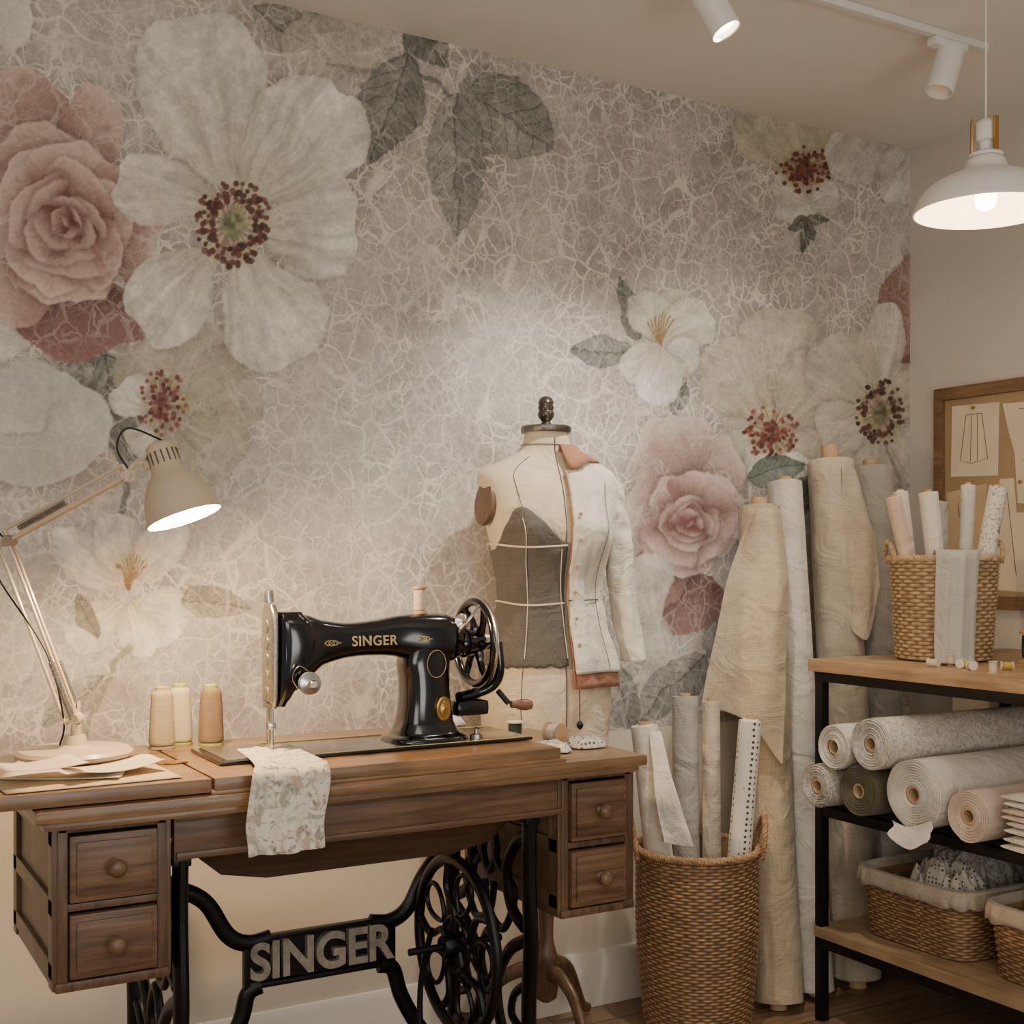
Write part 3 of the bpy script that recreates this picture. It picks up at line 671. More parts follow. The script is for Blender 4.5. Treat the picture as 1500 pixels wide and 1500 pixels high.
g.out('bobbin_winder',mChrome,sm_)
g=G(); g.T=zal((.385,-.062,.005),(0,0,1)); g.lathe([(.012,0),(.012,.01),(.004,.013),(.004,.02),(.008,.022),(.001,.024)],18,cb=True); g.out('bed_screw',mChrome,sm_)
g=G(); g.T=zal((.295,0,.24),(0,0,1)); g.lathe([(.002,0),(.002,.05),(.001,.052)],8,cb=True); g.out('spool_pin',mChrome,sm_)
g=G(); g.T=zal((.322,-.0475,.066),(0,-1,0))@Matrix.Diagonal((.8,1.25,1,1)); g.lathe([(.019,-.004),(.019,.002),(.017,.003),(.0165,.002),(.012,.002),(.011,.0035),(.004,.004),(.001,.005)],28)
g.out('badge',mBrass,sm_)
RX=Matrix.Rotation(pi/2,4,'X')
text_obj('SINGER',.026,.0012,.0003,'lettering',mGold,sm_,Matrix.Translation((.186,-.0322,.199))@RX,space=1.08)
g=G()
def dec(cx,cz,w,y):
    for s in (-1,1):
        g.tube(cr([(cx,y,cz),(cx+s*w*.3,y,cz+.005),(cx+s*w*.6,y,cz),(cx+s*w,y,cz)],4),.0006,5)
        g.tube(cr([(cx,y,cz),(cx+s*w*.3,y,cz-.005),(cx+s*w*.6,y,cz),(cx+s*w,y,cz)],4),.0006,5)
        g.tube([(cx+s*w*.45+.004*math.cos(2*pi*i/10),y,cz+.004*math.sin(2*pi*i/10)) for i in range(10)],.0005,5,closed=True)
    g.tube([(cx+.005*math.cos(2*pi*i/12),y,cz+.005*math.sin(2*pi*i/12)) for i in range(12)],.0008,5,closed=True)
dec(.10,.198,.020,-.0325); dec(.285,.20,.018,-.0398)
g.tube([(.31+.020*math.cos(2*pi*i/24),-.0423,.152+.026*math.sin(2*pi*i/24)) for i in range(24)],.0006,5,closed=True)
for y in (-.085,.085): g.tube([(0,y,.0064),(.48,y,.0064)],.0006,5)
g.tube([(.0,-.085,.0064),(-.0,.085,.0064)],.0006,5)
g.out('gold_decoration',mGold,sm_)

def spool(label,loc,r,h,mth,mend,M4=None,group=None,fl=1.25,name='thread_spool'):
    T=M4 if M4 is not None else Matrix.Translation(V(loc))
    o=thing(name,label,'thread spool',M4=T,group=group)
    g=G(); g.lathe([(r*.3,0),(r*fl,0),(r*fl,h*.07),(r*.6,h*.13),(r*.6,h*.87),(r*fl,h*.93),(r*fl,h),(r*.3,h)],24,ca=True,cb=True); g.out('spool_core',mend,o)
    g=G(); pr=[(r*.6,h*.12)]+[(r*(1+.02*(k%2))*(.97+.03*math.sin(pi*k/16)),h*(.14+.72*k/16)) for k in range(17)]+[(r*.6,h*.88)]
    g.lathe(pr,24); g.out('thread',mth,o); return o
def cone(label,loc,mth,mtop,group):
    o=thing('thread_cone',label,'thread cone',loc,group=group)
    g=G(); pr=[(.004,0.0),(.0235,0),(.0235,.004),(.020,.006)]; g.lathe(pr,28,ca=True); g.out('cone_base',mtop,o)
    g=G(); g.lathe([(.013,.108),(.0125,.114),(.009,.116),(.008,.112),(.004,.112)],28,cb=True); g.out('cone_tip',mtop,o)
    g=G(); g.lathe([(.019,.005),(.0235,.008)]+[(.0238-.0045*(k/22)**1.3+.0005*(k%2),.01+.09*k/22) for k in range(23)]+[(.0185,.104),(.012,.109)],32); g.out('thread',mth,o)
G1='thread cones on the sewing table'
cone('tan thread cone standing on the table',(.612,2.365,ZT),mThA,mThA,G1); cone('pale sage thread cone with green tip',(.655,2.40,ZT),mThB,mThT,G1); cone('brown thread cone with green tip',(.704,2.362,ZT),mThC,mThT,G1)
spool('cream thread spool standing on the sewing machine',(1.065,2.2,ZT+.2475),.0125,.052,mPinkish,mSpW,fl=1.12)
spool('dark green thread spool on the sewing table',(1.335,2.30,.7695),.014,.036,mThG,mThW)
spool('white thread spool lying on its side',None,.017,.034,mThW,mSpW,M4=zal((1.365,2.215,.7695+.0215),(.35,-.94,0)),fl=1.25)
def cloth(name,label,rows,mat,solid=.0012,cat='fabric',sub=1):
    g=G(); g.grid(rows); o=g.out(name,mat,solid=solid,sub=sub,ang=180); recenter(o); return tag(o,label,cat)
rows=[]
path=cr([(2.225,.8040),(2.12,.8037),(2.03,.8045),(1.992,.803),(1.974,.785),(1.968,.74),(1.963,.70),(1.958,.672)],4)
for i,p in enumerate(path):
    f=i/len(path); row=[]
    for j in range(19):
        u=j/18; w=.05+.018*min(1,f*2.2); cx=.758-.052*min(1,f*1.3)
        x=cx+(u-.5)*2*w+ .008*nz(f*4,u*2,3)
        fold=.012*math.sin(u*11+f*1.5)*max(0,f-.40)*1.6
        row.append(V((x,p.x-abs(fold)-.001,p.y+(.006*max(0,nz(f*9,u*7,1)) if f<.55 else .004*math.sin(u*9)*(f-.5)))))
    rows.append(row)
cloth('fabric_scrap','floral cotton scrap hanging over the table edge under the needle',rows,mFlor,cat='fabric scrap')
def crumple(name,label,c,sx,sy,h,mat,seed,n=26,cat='fabric',rot=0,fr=3,p=3):
    rows=[]
    for i in range(n):
        row=[]
        for j in range(n):
            u=2*i/(n-1)-1; v=2*j/(n-1)-1
            x=u*math.sqrt(1-v*v/2.6); y=v*math.sqrt(1-u*u/2.6)
            rr=max(abs(u),abs(v))
            e=max(0,1-rr**p)
            wx_=x+.35*nz(x*2+seed,y*2,9); wy_2=y+.35*nz(x*2,y*2+seed,4)
            a1=nz(wx_*fr*.9+wy_2*fr*.5+seed,wy_2*fr*.9-wx_*.4,seed); a2=nz(wx_*fr*2.1+seed,wy_2*fr*1.7,2+seed); 
            z=h*e**.6*(.36+.42*(1-abs(a1)*3.0)+.30*(1-abs(a2)*2.6))
            k=1+.14*nz(u*2+seed,v*2,5)
            X_,Y_=x*sx*k,y*sy*k
            row.append(V((c[0]+X_*math.cos(rot)-Y_*math.sin(rot),c[1]+X_*math.sin(rot)+Y_*math.cos(rot),c[2]+max(0,z)+.0008)))
        rows.append(row)
    return cloth(name,label,rows,mat,cat=cat)
crumple('fabric_scrap','cream fabric scrap crumpled on the table',(1.215,2.385,ZT+.0006),.04,.03,.024,mWhiteC,3,cat='fabric scrap')
crumple('fabric_scrap','dark dotted fabric scrap on the table',(1.40,2.13,.7695),.04,.035,.024,mDots2,8,cat='fabric scrap')
crumple('fabric_scrap','pale floral fabric scrap on the table corner',(1.315,2.12,.7695),.032,.045,.020,mFlor3,12,cat='fabric scrap')
def sheet(name,label,c,w,d,rot,mat,curl=.004,cat='paper'):
    rows=[]
    n=9
    for i in range(n):
        row=[]
        for j in range(n):
            u=i/(n-1)-.5;v=j/(n-1)-.5; x=u*w;y=v*d
            z=curl*(abs(u)*2)**2*(.6+nz(c[0]*9,v*2,1))+.0005
            row.append(V((c[0]+x*math.cos(rot)-y*math.sin(rot),c[1]+x*math.sin(rot)+y*math.cos(rot),c[2]+max(0,z))))
        rows.append(row)
    return cloth(name,label,rows,mat,solid=.0007,cat=cat,sub=0)
GP='paper patterns on the table leaf'
sheet('paper_sheet','folded kraft paper pattern lying flat',(.42,2.095,ZT+.0004),.27,.15,.05,mPaper2,.001)['group']=GP
sheet('paper_sheet','cream tissue pattern sheet with curled edges',(.40,2.14,ZT+.0035),.19,.11,-.45,mPaper,.012)['group']=GP
sheet('paper_sheet','cream tissue pattern sheet with curled edges',(.46,2.11,ZT+.0115),.17,.08,.35,mPaper,.014)['group']=GP
sheet('paper_sheet','small cream pattern piece on the paper pile',(.35,2.11,ZT+.024),.13,.09,.2,mPaper,.010)['group']=GP

# ---------------------------------------------------------------- desk lamp
lb=V((.449,2.33,ZT))
lp=thing('desk_lamp','cream metal articulated desk lamp, switched on, on the table','desk lamp',lb)
g=G(); g.T=Matrix.Translation(lb+V((0,0,.0005))); g.lathe([(.001,0),(.095,0),(.100,.004),(.100,.010),(.094,.016),(.03,.019),(.022,.024),(.018,.04),(.001,.04)],48,ca=True,cb=True); g.T=Matrix.Identity(4)
wout(g,'lamp_base',mCream,lp)
J0=V((.451,2.327,.865)); J1=V((.3484,2.3855,1.180)); J2=V((.5308,2.280,1.295)); S0=V((.577,2.2535,1.352)); 
g=G(); g.tube([lb+V((0,0,.03)),J0+V((0,0,-.01))],.009,12)
side=V((.5,.866,0))
for s in (-1,1): g.box(J0+side*s*.012+V((0,0,.005)),(.006,.004,.05),.001); 
wout(g,'lamp_stem',mCream,lp)
def arm(a,b_,name,off=.009):
    g=G(); d=(b_-a).normalized(); n=side
    q=d.cross(n).normalized()
    for s in (-1,1): g.tube([a+n*s*off,b_+n*s*off],.0032,8)
    g.tube([a+q*.022,b_+q*.022],.0032,8)
    g.T=zal(a-n*.016,n); g.lathe([(.001,0),(.009,0),(.010,.003),(.010,.029),(.009,.032),(.001,.032)],18,ca=True,cb=True)
    g.T=zal(b_-n*.016,n); g.lathe([(.001,0),(.009,0),(.010,.003),(.010,.029),(.009,.032),(.001,.032)],18,ca=True,cb=True); g.T=Matrix.Identity(4)
    g.tube([a,a+q*.022],.005,8); g.tube([b_,b_+q*.022],.005,8)
    wout(g,name,mCream,lp); return q
q0=arm(J0,J1,'lower_arm'); q1=arm(J1,J2,'upper_arm')
def spring(a,b_,name):
    g=G(); d=b_-a; L_=d.length; T=zal(a,d); n=int(L_/.003)
    g.tube([T@V((.0055*math.cos(i*pi/3),.0055*math.sin(i*pi/3),L_*i/(n*6))) for i in range(n*6+1)],.0011,5)
    wout(g,name,mNick,lp)
for s in (-1,1): spring(J0+side*s*.018,J0+side*s*.018+(J1-J0)*.32,'spring')
spring(J1+(J2-J1)*.1+q1*.012,J1+(J2-J1)*.5+q1*.012,'spring')
ax=(V((.866,-.5,0))*.34+V((0,0,-.92))+V((-.5,-.866,0))*.06).normalized()
g=G(); g.tube(cr([J2,J2+V((.012,-.006,.022)),S0+ax*.035],6),.006,10); g.box(J2,(.02,.03,.02),.003)
g.T=zal(S0+ax*.04-V((.866,-.5,0))*.035,V((.866,-.5,0))); g.lathe([(.01,0),(.01,.012),(.001,.012)],14,ca=True)
g.T=Matrix.Identity(4); wout(g,'lamp_joint',mCream,lp)
g=G(); g.T=zal(S0,ax)
prof=[(.001,0),(.020,.0),(.025,.004),(.0265,.012),(.029,.05),(.031,.052),(.032,.056),(.040,.064),(.050,.078),(.058,.096),(.0635,.118),(.066,.138),(.067,.140),(.0655,.1405),(.062,.118),(.056,.096),(.048,.080),(.036,.066),(.022,.058),(.001,.058)]
rows=[[V((r*math.cos(2*pi*j/48),r*math.sin(2*pi*j/48),z)) for j in range(48)] for r,z in prof]
g.grid(rows[:13],cv=True,ca=True); g.grid(rows[12:],cv=True,m=1,cb=True)
for k in range(16):
    a=2*pi*k/16; g.box((.0268*math.cos(a),.0268*math.sin(a),.028),(.0035,.0028,.024),.001,m=2,R=Matrix.Rotation(a,3,'Z'))
g.T=Matrix.Identity(4); sh=wout(g,'lamp_shade',[mCream,mCreamIn,mVent],lp)
MAT[sh.name]=MAT[lp.name]
g=G(); g.T=zal(S0+ax*.055,ax); g.lathe([(.012,0),(.012,.012),(.018,.026),(.021,.04),(.017,.052),(.008,.058),(.001,.059)],24,ca=True,cb=True); g.out('light_bulb',mBulb,sh,world=True)
g=G(); g.tube(cr([J2+V((.0,0,.012)),J2+V((-.02,0,.05)),J2+V((.0,0,.085)),S0+V((.01,0,.005))],8),.0018,6)
g.tube(cr([J1+V((-.005,0,.0)),J1+V((-.03,.01,.02)),J1+V((-.02,.01,-.06)),J0+V((-.05,.01,.12)),J0+V((-.02,.01,0)),lb+V((-.02,.03,.02))],8),.0018,6)
wout(g,'power_cord',mBlack,lp)
def light(kind,name,loc,e,col,size=.02,d=None,ang=60,blend=.6,sy=None):
    l=bpy.data.lights.new(name,kind); l.energy=e; l.color=col
    o=bpy.data.objects.new(name,l); COL.objects.link(o); o.location=loc
    if kind=='AREA':
        l.size=size
        if sy: l.shape='RECTANGLE'; l.size_y=sy
    else: l.shadow_soft_size=size
    if kind=='SPOT': l.spot_size=math.radians(ang); l.spot_blend=blend
    if d is not None: o.rotation_euler=V(d).to_track_quat('-Z','Y').to_euler()
    return o
light('POINT','desk_lamp_light',S0+ax*.138,27,(1,.69,.38),.018)

# ---------------------------------------------------------------- dress form
FT=Matrix.Translation((1.565,2.55,0))@Matrix.Rotation(math.radians(-9),4,'Z')
df=thing('dress_form','linen dress form on wooden tripod stand with pinned draped garment','dress form',M4=FT)
ST=[(.66,.138,.098,0),(.70,.150,.105,0),(.80,.158,.110,0),(.86,.155,.110,0),(.92,.144,.104,0),(.98,.126,.092,0),(1.05,.113,.083,0),(1.10,.116,.086,0),(1.16,.130,.096,-.004),(1.22,.145,.104,-.006),(1.27,.153,.098,-.002),(1.31,.163,.088,.0),(1.335,.170,.076,.002),(1.352,.160,.068,.003),(1.368,.132,.062,.004),(1.385,.094,.056,.004),(1.40,.066,.051,.003),(1.42,.054,.049,.0),(1.445,.050,.048,-.002)]
sa=np.array(ST)
def tp(th,z,off=0):
    a=np.interp(z,sa[:,0],sa[:,1]);b_=np.interp(z,sa[:,0],sa[:,2]);yc=np.interp(z,sa[:,0],sa[:,3])
    p=2.35; x,y=sup(a+off,b_+off,p,th-pi/2)
    bu=sum(.024*math.exp(-((th-s)/.33)**2-((z-1.205)/.05)**2) for s in (-.55,.55))
    return V((x,yc+y-bu,z))
g=G(); zz=list(np.linspace(.66,1.445,70)); n=64
g.grid([[tp(2*pi*j/n,z) for j in range(n)] for z in zz],cv=True,ca=True,cb=True); g.out('torso',mLinen,df)
g=G()
for th in (-.62,2.3,-2.3,pi): g.tube([tp(th,z,.0006) for z in np.linspace(.67,1.385,50)],.0009,5)
g.tube([tp(0.02,z,.0008) for z in np.linspace(.67,1.43,50)],.0013,5); g.tube([tp(2*pi*j/48,1.415,.001) for j in range(48)],.001,5,closed=True)
g.out('seam_line',mSeam,df)
g=G(); g.lathe([(.002,1.445),(.058,1.445),(.060,1.449),(.060,1.458),(.057,1.461),(.02,1.462),(.001,1.462)],36,ca=True,cb=True); g.out('neck_cap',M('dark_nickel',(120,116,108),.35,1,.2,100,.2,400),df)
g=G(); g.lathe([(.012,1.461),(.014,1.466),(.010,1.472),(.018,1.482),(.0205,1.490),(.017,1.498),(.0195,1.505),(.017,1.512),(.019,1.518),(.015,1.527),(.007,1.532),(.001,1.533)],28,ca=True,cb=True); g.out('finial',M('dark_wood_finial',(64,56,48),.3,.3,.2,40,coat=.4),df)
g=G(); g.T=zal((-.150,-.012,1.275),(-1,-.25,.12)); g.T=g.T@Matrix.Diagonal((.9,1.25,1,1)); g.lathe([(.001,0),(.040,0),(.042,.006),(.040,.014),(.034,.0165),(.001,.017)],36,ca=True,cb=True)
g.out('arm_plate',Wood('plate_wood',(120,96,79),(86,68,55),2),df)
g=G(); rows=[]
for i in range(44):
    f=i/43; row=[]
    for j in range(45):
        th=-1.72+1.76*j/44
        top=1.165+.10*math.exp(-((th+.62)/.5)**2)+.006*nz(th*6,2); bot=.900+.008*nz(th*9,5)+.004*nz(th*40,1)
        z=bot+(top-bot)*f
        row.append(tp(th,z,.005+.0026*nz(th*5,z*12,4)))
    rows.append(row)
g.grid(rows); g.out('draped_bodice',mGrey,df,solid=.0015)
g=G()
for z in (1.178,1.045):
    g.tube([tp(th,z+.004*math.sin(th*3),.0095) for th in np.linspace(-1.7,.03,40)],.0022,6,flat=.5)
for th0 in (-.62,.0): g.tube([tp(th0+.03*math.sin(z*9),z,.009) for z in np.linspace(.92,1.24 if th0 else 1.17,40)],.0012,6)
g.out('style_tape',mTape,df)
g=G(); rows=[]
for i in range(70):
    f=i/69; row=[]
    for j in range(66):
        th=.06+2.75*j/65
        top=1.378-.03*max(0,.5-th)*2
        z=.885+(top-.885)*f
        fl=.010+.014*(1-f)**1.3
        fo=.007*math.sin(th*9)*(1-f)**1.2+.007*nz(th*4,z*9,3)+.005*nz(th*8,z*20,7)
        row.append(tp(th,z,fl+max(-.006,fo)))
    rows.append(row)
g.grid(rows); jk=g.out('half_jacket',mJack,df,solid=.002); 
g=G(); g.grid([[tp(.05+2.7*j/55,z,.018+.008*math.sin((.05+2.7*j/55)*9)) for j in range(56)] for z in (.850,.862,.876,.890)]); g.out('hem_facing',mRust,jk,solid=.0015)
g=G(); g.tube([tp(.06,z,.013+.012*(1-(z-.885)/.487)**1.3) for z in np.linspace(.86,1.35,40)],.0022,8,flat=.6); g.out('front_edging',mRust,jk)
for z in (.95,1.01,1.07,1.13,1.19,1.25): 
    g=G(); p=tp(.14,z,.022+.010*(1-(z-.885)/.487)); g.T=zal(p,(.1,-1,0)); g.lathe([(.001,-.002),(.004,-.002),(.0045,.0),(.0035,.0015),(.001,.001)],14,ca=True,cb=True)
    g.out('button',mTaupe,jk)
g=G(); 
g.tube([tp(.62,z,.0165+.014*(1-(z-.885)/.487)**1.3) for z in np.linspace(.89,1.33,30)],.0008,5)
g.tube([tp(th,1.052,.021) for th in np.linspace(.06,2.3,40)],.0014,5)
g.out('jacket_seam',mSeam,jk)
g=G(); rows=[]
for k,(zo,of) in enumerate(((1.398,.004),(1.412,.008),(1.413,.013),(1.402,.018),(1.390,.021),(1.376,.020))):
    rows.append([tp(th,zo-(.022*math.exp(-((th-.12)/.28)**2) if k>3 else 0)+.006*max(0,th-1.2)*(k>3),of) for th in np.linspace(.10,2.9,44)])
g.grid(rows); g.out('collar',mRust,jk,solid=.002)
g=G(); rows=[]; cpath=cr([(.112,.0,1.350),(.146,-.004,1.335),(.165,-.012,1.28),(.174,-.022,1.19),(.184,-.03,1.08),(.192,-.045,.98),(.200,-.062,.905)],8)
for i,p in enumerate(cpath):
    f=i/(len(cpath)-1); r_=.034+.011*math.sin(min(1,f*2.2)*pi/2)-.013*f
    row=[]
    for j in range(36):
        a=2*pi*j/36; rr=r_*(1+.14*nz(a*1.3,f*7,2)+.06*math.sin(a*3+f*18)+.12*nz(math.cos(a)*1.5,math.sin(a)*1.5+f*18,5))
        row.append(p+V((math.cos(a)*rr*.85*(1 if f>.12 else .5),math.sin(a)*rr*1.15,math.cos(a)*rr*(.0 if f>.15 else -.3))))
    rows.append(row)
g.grid(rows,cv=True,ca=True); g.out('sleeve',mJack,jk,solid=.0015)
g=G(); g.tube([(.03,-.128,.86),(.03,-.13,.80),(.03,-.13,.775)],.0012,6); g.T=zal((.03,-.13,.758),(0,0,1)); g.lathe([(.001,0),(.006,.004),(.008,.012),(.003,.02)],14,ca=True,cb=True); g.out('plumb_bob',mBlack,df)
g=G(); g.lathe([(.012,.10),(.026,.11),(.030,.14),(.026,.19),(.030,.205),(.024,.22),(.017,.25),(.020,.35),(.025,.45),(.020,.50),(.027,.52),(.020,.54),(.018,.60),(.05,.645),(.06,.66),(.001,.661)],28,ca=True,cb=True); g.out('stand_post',mWoodZ,df)
for k in range(3):
    a=math.radians(-90+120*k+9)
    g=G(); pts=[(math.cos(a)*r,math.sin(a)*r,z) for r,z in ((.018,.17),(.06,.175),(.115,.145),(.155,.09),(.19,.035),(.225,.016))]
    q=cr(pts,6); g.tube(q,[.020-.009*i/len(q) for i in range(len(q))],12,flat=.7); g.out('stand_leg',mWoodZ,df)

# ---------------------------------------------------------------- fabric rolls
def fabric_roll(label,p0,p1,r,mat,core=.018,ext=.02,group=None,wob=.03,seed=0,cmat=None,flare=0,name='fabric_roll',sp=.045):
    p0=V(p0);p1=V(p1); T=zal(p0,p1-p0); L_=(p1-p0).length
    o=thing(name,label,'fabric roll',M4=T,group=group)
    n=56; m=30
    def ring(rr,z,w=1):
        out=[]
        for j in range(n):
            f=j/n; a=2*pi*f
            k=rr*(1+w*(sp*f-sp/2)+w*wob*nz(math.cos(a)*1.2+seed,math.sin(a)*1.2,z*3+seed)+w*wob*.6*nz(a*.9,z*9,seed+4)+w*.014*nz(math.cos(a)*3,math.sin(a)*3+z*14,seed))
            out.append(V((k*math.cos(a+seed),k*math.sin(a+seed),z)))
        return out
    rows=[]; K_=max(3,int((r-core)/.0030))
    rings=[(core+(r*.985-core)*k/K_,(-.003 if k%2 else .0012)) for k in range(K_+1)]
    for rr,dz in rings: rows.append(ring(rr,.002-dz+.005*nz(rr*90,seed),rr/r*.8))
    for i in range(m+1):
        z=.003+(L_-.006)*i/m; rows.append(ring(r*(1+flare*(1-i/m)),z))
    for rr,dz in rings[::-1]: rows.append(ring(rr,L_-.002+dz+.005*nz(rr*90,seed+3),rr/r*.8))
    g=G(); g.grid(rows,cv=True); g.out('rolled_fabric',mat,o,ang=60)
    g=G(); c=core-.0006; g.lathe([(c*.78,-ext),(c,-ext),(c,L_+ext),(c*.78,L_+ext),(c*.78,-ext)],24); g.out('cardboard_core',cmat or mCard,o)
    return o
GR='tall fabric rolls leaning on the wall'
ra=fabric_roll('tall tan linen roll with loose draped end',(2.198,2.449,.02),(2.275,2.61,1.29),.056,mTan,.022,.02,GR,seed=1,wob=.08,flare=.12)
fabric_roll('tall white ribbed cotton roll leaning on the wall',(2.335,2.457,.02),(2.388,2.635,1.36),.047,mWhiteC,.02,.012,GR,seed=2)
rc=fabric_roll('tall cream linen roll with folded loose flap',(2.50,2.475,.025),(2.545,2.622,1.42),.064,mBeige,.024,.045,GR,seed=3,wob=.07)
fabric_roll('tall grey beige linen roll leaning on the wall',(2.68,2.53,.02),(2.705,2.625,1.41),.062,mGreyB,.022,.02,GR,seed=4)
fabric_roll('slim taupe fabric roll between taller rolls',(2.462,2.665,.02),(2.466,2.678,1.13),.019,mTaupe,.010,.01,GR,seed=5)
def drape(par,P,name,mat,amp=.008,fr=14,sd=1):
    g=G(); rows=[]
    for i in range(28):
        f=i/27; row=[]
        A=[cr(c,9)[min(int(f*9*(len(c)-1)),9*(len(c)-1))] for c in P]
        CP=cr(A,8)
        for j in range(26):
            u=j/25; k=u*(len(CP)-1); a=int(min(k,len(CP)-2)); t=k-a
            p=CP[a].lerp(CP[a+1],t); p=p+V((0,-1,0))*(amp*(.3+f)*math.sin(u*fr+f*2+sd)+.006*nz(u*3,f*4,sd))
            row.append(p)
        rows.append(row)
    g.grid(rows); return g.out(name,mat,par,world=True,solid=.0015,sub=1,ang=180)
drape(ra,[[(2.245,2.605,1.27),(2.165,2.60,1.12),(2.095,2.585,.93),(2.045,2.575,.755)],
          [(2.230,2.565,1.28),(2.180,2.535,1.10),(2.125,2.525,.92),(2.092,2.53,.755)],
          [(2.258,2.545,1.285),(2.220,2.480,1.10),(2.175,2.460,.90),(2.140,2.465,.71)],
          [(2.296,2.55,1.28),(2.275,2.495,1.10),(2.235,2.455,.88),(2.200,2.430,.62)]],'loose_end',mTan,.005,9,1)
drape(rc,[[(2.52,2.555,1.40),(2.515,2.54,1.2),(2.51,2.50,.95)],[(2.565,2.55,1.395),(2.58,2.52,1.2),(2.555,2.49,.93)],[(2.595,2.58,1.37),(2.635,2.545,1.22),(2.615,2.50,1.07)]],'loose_end',mBeige,.004,7,3)

# ---------------------------------------------------------------- baskets
def weave(g,a0,b0,a1,b1,z0,z1,p,nst,nrow,amp,m=0,bulge=0):
    K_=720; pts=[V((*sup(1,b0/a0,p,2*pi*i/K_),0)) for i in range(K_)]
    cum=[0]
    for i in range(K_): cum.append(cum[-1]+(pts[(i+1)%K_]-pts[i]).length)
    tot=cum[-1]; seg=nst*4; th=[]; i=0
    for s in range(seg):
        t=tot*s/seg
        while cum[i+1]<t: i+=1
        th.append(2*pi*(i+(t-cum[i])/(cum[i+1]-cum[i]))/K_)
    rows=[]; R4=4; base=len(g.v); di=0
    for r in range(nrow*R4+1):
        f=r/(nrow*R4); row_i=r//R4
        w=[.0,.75,1,.75][r%R4]
        a=a0+(a1-a0)*f+bulge*math.sin(pi*f); b_=b0+(b1-b0)*f+bulge*math.sin(pi*f); z=z0+(z1-z0)*f
        row=[]
        for s in range(seg):
            x,y=sup(a,b_,p,th[s]); cc=math.cos(pi*(s/4)+pi*row_i); d=amp*w*(.45+cc*.55)
            nn=V((math.copysign(abs(x/a)**(p-1),x)/a,math.copysign(abs(y/b_)**(p-1),y)/b_,0)).normalized()
            row.append(V((x,y,z))+nn*d)
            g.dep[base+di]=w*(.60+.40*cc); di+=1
        rows.append(row)
    g.grid(rows,cv=True,m=m)
    n=48
    inn=[[V((*sup(max(.001,(a0+(a1-a0)*f)-.008)*k,max(.001,(b0+(b1-b0)*f)-.008)*k,p,2*pi*j/n),z0+(z1-z0)*f+zo)) for j in range(n)] for f,k,zo in ((1,1,0),(.5,1,0),(0,1,.008),(0,.01,.008))]
    g.grid(inn,cv=True,m=m); 
    g.grid([[V((*sup(a0*k,b0*k,p,2*pi*j/n),z0)) for j in range(n)] for k in (1,.01)],cv=True,m=m)
def rope(g,path,r,tw=60,closed=True,m=0):
    k=len(path)
    for ph in (0,2*pi/3,4*pi/3):
        out=[]
        for i in range(k):
            t=(path[(i+1)%k]-path[i-1]).normalized() if closed else (path[min(i+1,k-1)]-path[max(i-1,0)]).normalized()
            u=V((0,0,1))-t*t.z
            if u.length<.1: u=V((0,1,0))-t*t.y
            u.normalize(); w=t.cross(u); a=2*pi*tw*i/k+ph
            out.append(path[i]+u*math.cos(a)*r*.55+w*math.sin(a)*r*.55)
        g.tube(out,r*.62,6,closed=closed,m=m)
tall=thing('wicker_basket','tall round brown wicker basket holding fabric rolls','basket',(1.945,2.46,0))
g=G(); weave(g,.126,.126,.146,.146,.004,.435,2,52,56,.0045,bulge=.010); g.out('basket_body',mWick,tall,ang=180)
g=G(); rope(g,[V((.148*math.cos(2*pi*i/240),.148*math.sin(2*pi*i/240),.438)) for i in range(240)],.009,44); g.out('basket_rim',mWick,tall)
for a in (math.radians(150),math.radians(-30)):
    g=G(); c_=V((math.cos(a),math.sin(a),0)); tt=V((-math.sin(a),math.cos(a),0))
    rope(g,cr([c_*.15+tt*-.045+V((0,0,.42)),c_*.158+tt*-.04+V((0,0,.47)),c_*.165+V((0,0,.515)),c_*.158+tt*.04+V((0,0,.47)),c_*.15+tt*.045+V((0,0,.42))],10),.0075,8,False); g.out('basket_handle',mWick,tall)
GB='fabric rolls in the tall wicker basket'
c_=V((1.945,2.46,0)); Rr=V((.866,-.5,0)); Ff=V((.5,.866,0))
def br2(label,ub,fb_,ut,ft,zt,r,mat,seed,**k):
    return fabric_roll(label,c_+Rr*ub+Ff*fb_+V((0,0,.02)),c_+Rr*ut+Ff*ft+V((0,0,zt)),r,mat,max(.008,r*.45),.008,GB,seed=seed,**k)
x1=br2('cream fabric roll leaning in the tall basket',-.055,-.045,-.130,-.01,.74,.034,mIvory,11,wob=.06)
br2('grey linen roll standing in the tall basket',-.015,.055,-.018,.085,.80,.033,mGreyB,12)
br2('slim beige fabric roll in the tall basket',.045,.035,.045,.070,.79,.023,mBeige,13)
br2('cream polka dotted fabric roll leaning in the basket',.065,-.035,.128,-.02,.755,.028,mDots,14)
drape(x1,[[c_+Rr*-.12+Ff*-.05+V((0,0,.73)),c_+Rr*-.115+Ff*-.09+V((0,0,.6)),c_+Rr*-.09+Ff*-.10+V((0,0,.47))],[c_+Rr*-.095+Ff*-.045+V((0,0,.73)),c_+Rr*-.065+Ff*-.09+V((0,0,.6)),c_+Rr*-.02+Ff*-.10+V((0,0,.46))]],'loose_end',mIvory,.004,6,2)

